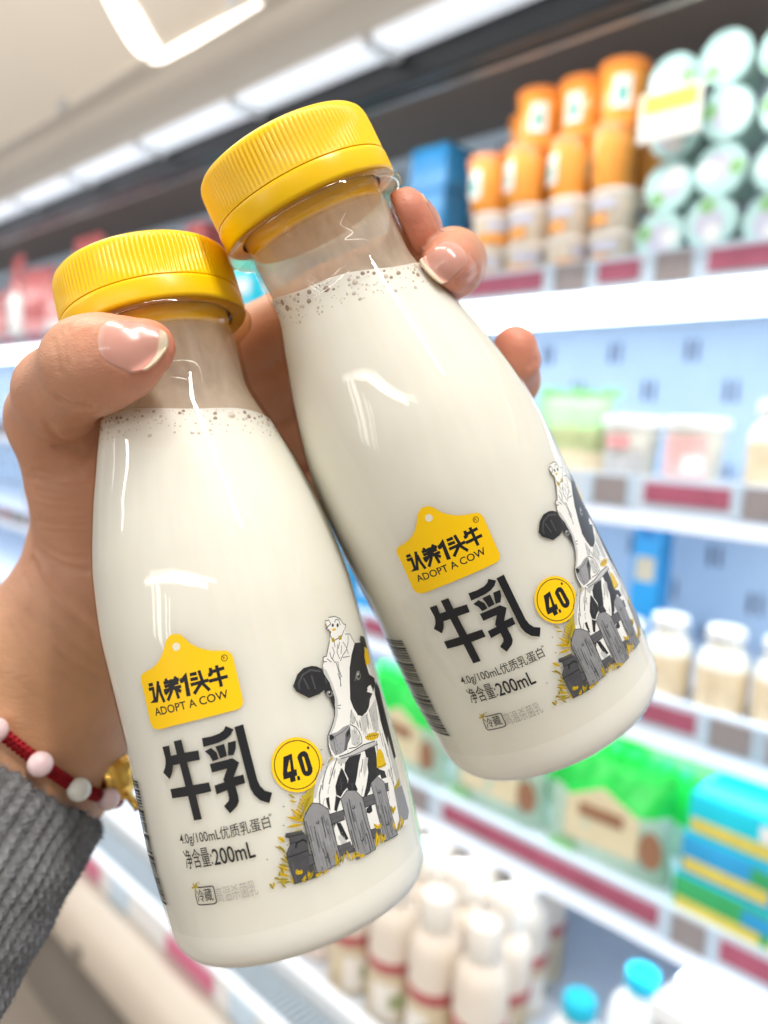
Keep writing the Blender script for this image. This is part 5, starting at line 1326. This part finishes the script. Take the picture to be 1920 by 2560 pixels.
# nails: (centre sight point, finger direction, outward direction, length, width)
def unit(v): v = np.asarray(v, float); return v / np.linalg.norm(v)
NAILS = [('thumb', hit(322, 852), unit((0.97, 0.06, 0.08)), unit((-0.04, 0.52, 0.80)), 10.2, 8.4, 0.34, 1.15),
         ('middle', hit(1120, 638), unit((-0.62, -0.42, 0.62)), unit((0.42, 0.50, 0.72)), 8.0, 7.6, 0.0, 1.1),
         ('index', PX(1020, 556, 167.5) + 6 * unit((0.90, 0.36, 0.0)), unit((-0.30, 0.80, 0.50)), unit((0.90, 0.36, 0.0)), 9.5, 7.6, 0.0, 1.2),
         ('ring', PX(1286, 880, 188.5) + 5 * unit((0.86, 0.40, -0.25)), unit((-0.22, 0.93, 0.2)), unit((0.86, 0.40, -0.25)), 8.0, 6.8, 0.0, 1.0)]
def nail_frame(n):
    _, c, D, N, L, Wd, sh, fe = n; D = unit(D - N * (D @ N)) if False else D
    N = unit(N - D * (N @ D)); V = np.cross(N, D); return c, D, N, V
def nail_local(Q, n):
    c, D, N, V = nail_frame(n); v = Q - c; return v @ D, v @ V, v @ N
h_ = 1.25; lo = np.array([-150., -140, -245]); hi = np.array([50., 78, -126])
ax = [np.arange(lo[i], hi[i], h_) for i in range(3)]; nx, ny, nz = map(len, ax)
F_ = np.empty((nx, ny, nz), np.float32)
for i0 in range(0, nx, 16):
    G = np.stack(np.meshgrid(ax[0][i0:i0 + 16], ax[1], ax[2], indexing='ij'), -1).reshape(-1, 3)
    F_[i0:i0 + 16] = skin_sdf(G, False).reshape(-1, ny, nz)
# surface nets
ins = F_ < 0
cs = [F_[i:nx - 1 + i, j:ny - 1 + j, k:nz - 1 + k] for i in (0, 1) for j in (0, 1) for k in (0, 1)]
nin = sum((c < 0).astype(np.int8) for c in cs); cell = (nin > 0) & (nin < 8)
ids = -np.ones(cell.shape, np.int64); ids[cell] = np.arange(cell.sum()); ci = np.argwhere(cell)
acc = np.zeros((len(ci), 3)); cn = np.zeros(len(ci)); offs = [(i, j, k) for i in (0, 1) for j in (0, 1) for k in (0, 1)]
for e0 in range(8):
    for e1_ in range(e0 + 1, 8):
        if sum(abs(a - b) for a, b in zip(offs[e0], offs[e1_])) != 1: continue
        fa = cs[e0][cell]; fb = cs[e1_][cell]; m_ = (fa < 0) != (fb < 0); t_ = np.where(m_, fa / np.where(m_, fa - fb, 1), 0)
        p_ = np.array(offs[e0]) + t_[:, None] * (np.array(offs[e1_]) - np.array(offs[e0])); acc[m_] += p_[m_]; cn[m_] += 1
V_ = lo + (ci + acc / cn[:, None]) * h_
quads = []
for axi in range(3):
    sl0 = [slice(1, -1)] * 3; sl0[axi] = slice(0, -1)
    A = ins; n_ax = A.shape[axi]
    a = np.take(A, range(n_ax - 1), axi); b = np.take(A, range(1, n_ax), axi); ch = np.argwhere(a != b)
    o1, o2 = [q for q in range(3) if q != axi]
    ok = (ch[:, o1] > 0) & (ch[:, o2] > 0) & (ch[:, o1] < A.shape[o1] - 1) & (ch[:, o2] < A.shape[o2] - 1); ch = ch[ok]
    def cid(d1, d2):
        q = ch.copy(); q[:, o1] += d1; q[:, o2] += d2; return ids[q[:, 0], q[:, 1], q[:, 2]]
    quads.append(np.stack([cid(-1, -1), cid(0, -1), cid(0, 0), cid(-1, 0)], 1))
quads = np.concatenate(quads); quads = quads[(quads >= 0).all(1)]
bm = bmesh.new(); bv = [bm.verts.new(v) for v in V_]
for q in quads:
    try: bm.faces.new([bv[i] for i in q])
    except ValueError: pass
bmesh.ops.recalc_face_normals(bm, faces=bm.faces[:])
# keep what is in reach of the picture, refine it
bmesh.ops.subdivide_edges(bm, edges=bm.edges[:], cuts=1, use_grid_fill=True)
bm.verts.index_update(); VV = np.array([v.co[:] for v in bm.verts])
for it in range(6):
    f0 = np.empty(len(VV)); g_ = np.empty_like(VV)
    for s0 in range(0, len(VV), 40000):
        q = VV[s0:s0 + 40000]; fl_ = it >= 2
        f0[s0:s0 + 40000] = skin_sdf(q, fl_)
        for a in range(3):
            e = np.zeros(3); e[a] = 0.06; g_[s0:s0 + 40000, a] = (skin_sdf(q + e, fl_) - f0[s0:s0 + 40000]) / 0.06
    gn = np.linalg.norm(g_, axis=1, keepdims=True); VV = VV - np.clip(f0, -1, 1)[:, None] * g_ / np.maximum(gn, 0.3) ** 2 * 0.85
# nail beds: press the skin in a little under each nail and raise the fold round it
for n in NAILS:
    a, b_, c = nail_local(VV, n); L, Wd, sh = n[4], n[5], n[6]
    ee = (np.abs((a - sh * b_ * np.clip(0.5 + a / L, 0, 1)) / (L / 2)) ** 2.6 + np.abs(b_ / (Wd / 2)) ** 2.6) ** (1 / 2.6)
    near = (c > -4.5) & (c < 4)
    fold = np.exp(-((ee - 1.12) / 0.09) ** 2) * 0.22 * (a < L * 0.2) - np.where(ee < 1.0, 0.18, 0)
    VV = VV + np.where(near, fold, 0)[:, None] * nail_frame(n)[2]
for v, q in zip(bm.verts, VV): v.co = q
me = bpy.data.meshes.new('person'); 
TIPS = [(THUMB[-1][0], 13), (INDEX[-1][0], 14), (MIDDLE[-1][0], 12), (RING[-1][0], 14)]
red = np.zeros(len(VV))
for p, r in TIPS: red = np.maximum(red, np.clip(1.25 - np.linalg.norm(VV - p, axis=1) / r, 0, 1))
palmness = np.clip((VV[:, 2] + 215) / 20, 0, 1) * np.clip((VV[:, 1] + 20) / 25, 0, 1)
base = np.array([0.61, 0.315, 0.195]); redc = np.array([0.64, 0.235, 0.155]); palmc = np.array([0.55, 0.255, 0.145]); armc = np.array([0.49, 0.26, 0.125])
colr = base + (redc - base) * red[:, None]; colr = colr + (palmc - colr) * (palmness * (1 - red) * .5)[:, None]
armf = np.clip((-VV[:, 1] - 15) / 20, 0, 1) * (1 - red); colr = colr + (armc - colr) * (armf * .7)[:, None]  # darker arm tint puts some of the wrist's shade into the skin colour
bm.to_mesh(me); bm.free()
for v in me.vertices: pass
co = np.array([v.co[:] for v in me.vertices]) * 0.001
me.vertices.foreach_set('co', co.ravel()); me.update()
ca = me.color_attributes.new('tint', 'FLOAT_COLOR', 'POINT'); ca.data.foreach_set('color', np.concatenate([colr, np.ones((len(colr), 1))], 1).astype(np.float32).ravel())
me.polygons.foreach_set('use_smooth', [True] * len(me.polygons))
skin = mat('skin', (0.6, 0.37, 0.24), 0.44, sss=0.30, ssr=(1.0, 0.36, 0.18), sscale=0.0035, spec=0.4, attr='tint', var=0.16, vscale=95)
nt = skin.node_tree; p = nt.nodes['Principled BSDF']; tc = nt.nodes.new('ShaderNodeTexCoord')
n1 = nt.nodes.new('ShaderNodeTexVoronoi'); n1.inputs['Scale'].default_value = 1500; n1.feature = 'DISTANCE_TO_EDGE'
n2 = nt.nodes.new('ShaderNodeTexNoise'); n2.inputs['Scale'].default_value = 620; n2.inputs['Detail'].default_value = 5
mp = nt.nodes.new('ShaderNodeMapping'); mp.inputs['Scale'].default_value = (0.55, 1.3, 1.0); mp.inputs['Rotation'].default_value = (0, 0, 0.35)
nt.links.new(tc.outputs['Object'], mp.inputs[0]); nt.links.new(mp.outputs[0], n1.inputs['Vector']); nt.links.new(mp.outputs[0], n2.inputs['Vector'])
mm = nt.nodes.new('ShaderNodeMath'); mm.operation = 'MULTIPLY_ADD'; mm.inputs[1].default_value = 0.7; nt.links.new(n1.outputs['Distance'], mm.inputs[0]); nt.links.new(n2.outputs['Fac'], mm.inputs[2])
bp = nt.nodes.new('ShaderNodeBump'); bp.inputs['Strength'].default_value = 0.42; bp.inputs['Distance'].default_value = 0.00035
nt.links.new(mm.outputs[0], bp.inputs['Height']); nt.links.new(bp.outputs[0], p.inputs['Normal'])
me.materials.append(skin)
hand = bpy.data.objects.new('person', me); COL.objects.link(hand); hand.matrix_world = MC
tag(hand, 'left hand and wrist in a grey knit cuff gripping both milk bottles', 'person')
# fingernails
nailm = mat('nail', (0.6, 0.3, 0.25), 0.22, sss=0.2, ssr=(1, 0.4, 0.25), sscale=0.0015, spec=0.5, coat=0.2, attr='tint')
for n in NAILS:
    c, D, N, V = nail_frame(n); L, Wd, sh, fe = n[4:]; nu, nv = 64, 28; pts = []; cols_ = []
    for i in range(nu + 1):
        for j in range(nv + 1):
            uu = -math.cos(math.pi * (i / nu) ** 0.8) if i < nu else 1.0; vv = -1 + 2 * j / nv
            # rounded root, square-oval free edge
            lim = 1.0 if uu < 0 else (1 - abs(vv) ** 2.6 * 0.20)
            a = uu * lim * L / 2 + sh * vv * Wd / 2 * (0.5 + 0.5 * uu); b_ = vv * Wd / 2 * (1 - 0.10 * max(0, uu) ** 2)
            if uu < 0: b_ *= max(0.0004, 1 - (-uu) ** 3.6) ** 0.40
            q0 = c + D * a + V * b_ + N * 5.0
            pts.append(q0); cols_.append(uu)
    pts = np.array(pts); cols_ = np.array(cols_); q = pts.copy(); tt = np.zeros(len(q))
    for _ in range(60):
        d = skin_sdf(q, False); tt = np.minimum(tt + np.clip(d, -1, 1) * 0.7, 8.5); q = pts - N * tt[:, None]
    # past the fingertip the plate runs straight on
    hh = (pts - N * tt[:, None] - c) @ N; hh = hh.reshape(nu + 1, nv + 1)
    k0 = int((nu + 1) * 0.62)
    for i in range(k0, nu + 1):
        sl_ = (hh[k0 - 1] - hh[k0 - 9]) / 8.0; hh[i] = np.maximum(hh[i], hh[k0 - 1] + sl_ * (i - k0 + 1) * 0.9)
    arch = -0.9 * (np.linspace(-1, 1, nv + 1) ** 2); sm = hh.copy()
    for _ in range(6): sm[1:-1] = (sm[:-2] + 2 * sm[1:-1] + sm[2:]) / 4; sm[:, 1:-1] = (sm[:, :-2] + 2 * sm[:, 1:-1] + sm[:, 2:]) / 4
    al = ((pts - c) - np.outer((pts - c) @ N, N))
    top = c + al + N * (sm.reshape(-1) + 0.16)[:, None]; bot = top - N * 0.45
    vs = np.concatenate([top, bot]) * 0.001; n1_ = len(top); w = nv + 1
    fs = [(i * w + j, (i + 1) * w + j, (i + 1) * w + j + 1, i * w + j + 1) for i in range(nu) for j in range(nv)]
    fs += [tuple(n1_ + k for k in f[::-1]) for f in fs]
    rim = [i * w for i in range(nu + 1)] + [nu * w + j for j in range(1, w)] + [i * w + nv for i in range(nu - 1, -1, -1)] + [j for j in range(nv - 1, 0, -1)]
    fs += [(rim[i], n1_ + rim[i], n1_ + rim[(i + 1) % len(rim)], rim[(i + 1) % len(rim)]) for i in range(len(rim))]
    ob = MB().add(vs, fs).build('fingernail', nailm, hand, ang=60)
    fr = 1 - fe / L * 2.0
    t_ = np.clip((cols_ - fr) / 0.06, 0, 1)[:, None]; lun = np.clip((-cols_ - 0.72) / 0.2, 0, 1)[:, None]
    pink = np.array([0.62, 0.30, 0.235]); tipc = np.array([0.74, 0.58, 0.42]); mo = np.array([0.66, 0.38, 0.30])
    cc = pink + (tipc - pink) * t_ + (mo - pink) * lun * (1 - t_)
    cc = np.concatenate([cc, cc]); at = ob.data.color_attributes.new('tint', 'FLOAT_COLOR', 'POINT')
    at.data.foreach_set('color', np.concatenate([cc, np.ones((len(cc), 1))], 1).astype(np.float32).ravel())
# ------------------------------------------------------------------ knitted cuff
wool = mat('grey_wool', (0.19, 0.19, 0.195), 0.9, var=0.5, vscale=260, spec=0.1, bump=0.6, bscale=1400)
a0 = PX(48, 1955, 202); a1 = PX(-420, 2627, 170); axv = unit(a1 - a0); s1 = unit(np.cross(axv, [0, 0, 1.0])); s2 = np.cross(s1, axv)
nr, nl = 736, 190; Lk = 95.0; vs = []
ph0 = rng.uniform(0, 6.28, 12)
def knit(ph, l, inner=False):
    w = ph * 46 + 0.5 * math.sin(ph * 7 + ph0[0]) + 0.25 * math.sin(l * 0.35 + ph * 9)
    rib = 0.5 + 0.5 * math.cos(w); side = 1 if math.sin(w) > 0 else -1
    st = 0.5 + 0.5 * math.cos(l * 2 * math.pi / 2.3 + side * (0.9 + 1.1 * rib) + 0.6 * math.sin(ph * 31))
    rad = 25.0 + 0.75 * rib ** 0.7 + 0.75 * st * (0.35 + 0.65 * rib) + 0.4 * math.sin(ph * 5 + l * .11) + 0.3 * math.sin(l * .4 + ph * 3) + 0.2 * math.sin(ph * 83 + l * 1.7) * math.sin(l * 2.1 + ph * 19) + 0.03 * l
    if l < 3: rad -= 1.3 * (1 - l / 3) ** 2
    if inner: rad = 23.6 - 0.2 * math.sin(ph * 46)
    edge = (0.30 * math.sin(w) + 0.5 * math.sin(ph * 6 + 1) + 0.3 * math.sin(ph * 17)) * max(0, 1 - l / 4)
    return a0 + axv * (l + edge) + (s1 * math.cos(ph) + s2 * math.sin(ph)) * rad
rowl = [(12, True), (4, True), (0.6, True), (0.0, False)] + [(0.5 + Lk * i / nl, False) for i in range(nl)]
for l, inn in rowl:
    for k in range(nr): vs.append(knit(2 * math.pi * k / nr, l, inn) * 0.001)
b = MB().add(vs, [(i * nr + k, i * nr + (k + 1) % nr, (i + 1) * nr + (k + 1) % nr, (i + 1) * nr + k) for i in range(len(rowl) - 1) for k in range(nr)])
# loose fibres
for _ in range(15000):
    ph = rng.uniform(0, 2 * math.pi); l = rng.uniform(0, 62) if rng.rand() < .8 else rng.uniform(-0.5, 2); p0 = knit(ph, max(l, 0)); out = unit(s1 * math.cos(ph) + s2 * math.sin(ph) + axv * (-0.8 if l < 1 else 0))
    tg = unit(np.cross(out, rng.normal(size=3))); ln = rng.uniform(0.6, 2.3); w = 0.04
    p1 = p0 + out * ln * .45 + tg * ln * .35; p2 = p1 + out * ln * .15 + tg * ln * .6; sd = unit(np.cross(out, tg)) * w
    b.add([(p0 + sd) * .001, (p0 - sd) * .001, (p1 - sd * .8) * .001, (p1 + sd * .8) * .001, p2 * .001], [(0, 1, 2, 3), (3, 2, 4)])
b.build('knit_cuff', wool, hand, ang=180)
# ------------------------------------------------------------------ bracelets
redc_ = mat('red_cord', (0.42, 0.004, 0.012), 0.6, spec=0.3, var=0.2, vscale=900, bump=0.4, bscale=2500)
rose = mat('rose_quartz', (0.72, 0.55, 0.56), 0.12, sss=0.6, ssr=(1, 0.8, 0.8), sscale=0.003, spec=0.6, var=0.12, vscale=250)
jade = mat('white_jade', (0.66, 0.66, 0.60), 0.12, sss=0.6, ssr=(1, 1, .9), sscale=0.003, spec=0.6, var=0.08, vscale=250)
gold = mat('gold', (0.72, 0.44, 0.10), 0.22, 1.0, bump=0.15, bscale=500)
br = empty('bead_bracelet'); br.matrix_world = MC; tag(br, 'red cord bracelet with pink and white beads and a gold gourd charm round the wrist', 'bracelet')
def onskin(p, r):
    """seat a bead on the wrist"""
    p = np.array(p, float)
    for _ in range(40):
        d = float(skin_sdf(p[None], False)[0]); 
        g0 = np.array([float(skin_sdf((p + e)[None], False)[0]) - d for e in np.eye(3) * 0.05]) / 0.05
        p = p - (d - r) * g0 / max(1e-3, g0 @ g0) * 0.6
    return p
Cc = PX(80, 1878, 208); Uu = PX(295, 2004, 208) - Cc; Vv = PX(95, 1910, 184) - Cc
ring = lambda f: Cc + math.cos(f) * Uu + math.sin(f) * Vv
beadphi = [132, 101, 66, 30, -8, -45, -85, -125, -165, 165]; bp_ = []
for i, f in enumerate(beadphi):
    r = [3.0, 3.0, 2.9, 2.8, 2.8, 2.8, 2.8, 2.8, 2.8, 2.8][i]
    tgt = {0: PX(16, 1816, 186), 1: PX(100, 1906, 184), 2: PX(202, 1977, 187), 3: PX(272, 1998, 196)}.get(i, ring(math.radians(f)))
    q = onskin(tgt, r * 0.96) if i < 3 else tgt
    if i == 3: q = tgt
    bp_.append((q, r)); ob = MB().ball(q * .001, r * .001, 28, 18, sc=(1, 1, .95)).build('bead', [rose, rose, jade, rose, jade, rose, jade, rose, jade, rose][i], br)
for (p, r), (q, r2) in zip(bp_, bp_[1:] + bp_[:1]):
    L = np.linalg.norm(q - p); dv = (q - p) / L; k = max(4, int((L - r - r2 + 1.6) / 1.25)); cbd = MB()
    for i in range(k):
        c = p + dv * (r - 0.6 + (L - r - r2 + 1.2) * (i + .5) / k); c = c + (onskin(c, 1.5) - c if (abs(float(skin_sdf(c[None], False)[0])) < 4 and L < 18) else 0)
        sd = unit(np.cross(dv, [0.2, 0.3, 1.0])); s3 = np.cross(sd, dv)
        pts = [(c + (sd * math.cos(t) + s3 * math.sin(t)) * 1.0 + dv * (0.35 * math.sin(t))) * .001 for t in np.linspace(0, 2 * math.pi, 14, endpoint=False)]
        cbd.tube(pts, 0.00068, 7, closed=True)
    cbd.build('braided_cord', redc_, br, ang=80)
gq = PX(289, 1950, 203); gd = unit((0.55, -0.60, 0.1)); gs = unit(np.cross(gd, [0, 0, 1.0])); gt = np.cross(gs, gd)
Rg = Matrix(((gs[0], gt[0], gd[0]), (gs[1], gt[1], gd[1]), (gs[2], gt[2], gd[2])))
MB().lathe([(0.0005, -0.0074), (0.0022, -0.0072), (0.0050, -0.0058), (0.0064, -0.0030), (0.0066, -0.0004), (0.0058, 0.0026), (0.0038, 0.0044), (0.0018, 0.0050), (0.0011, 0.0056), (0.0011, 0.0090), (0.0014, 0.0096), (0.0005, 0.0100)], 40, rot=Rg, xf=Vector(gq * .001)).build('gourd_charm', gold, br, ang=80)
g2 = empty('gold_bracelet'); g2.matrix_world = MC; tag(g2, 'thin gold bead bracelet half hidden under the grey cuff', 'bracelet')
C2 = PX(24, 1974, 203); U2 = (PX(190, 2088, 203) - C2) ; V2 = PX(28, 1988, 180) - C2
for i in range(26):
    f = 2 * math.pi * i / 26; q = C2 + math.cos(f) * U2 + math.sin(f) * V2; q = onskin(q, 1.0)
    MB().ball(q * .001, 0.00145, 14, 10).build('gold_bead', gold, g2)
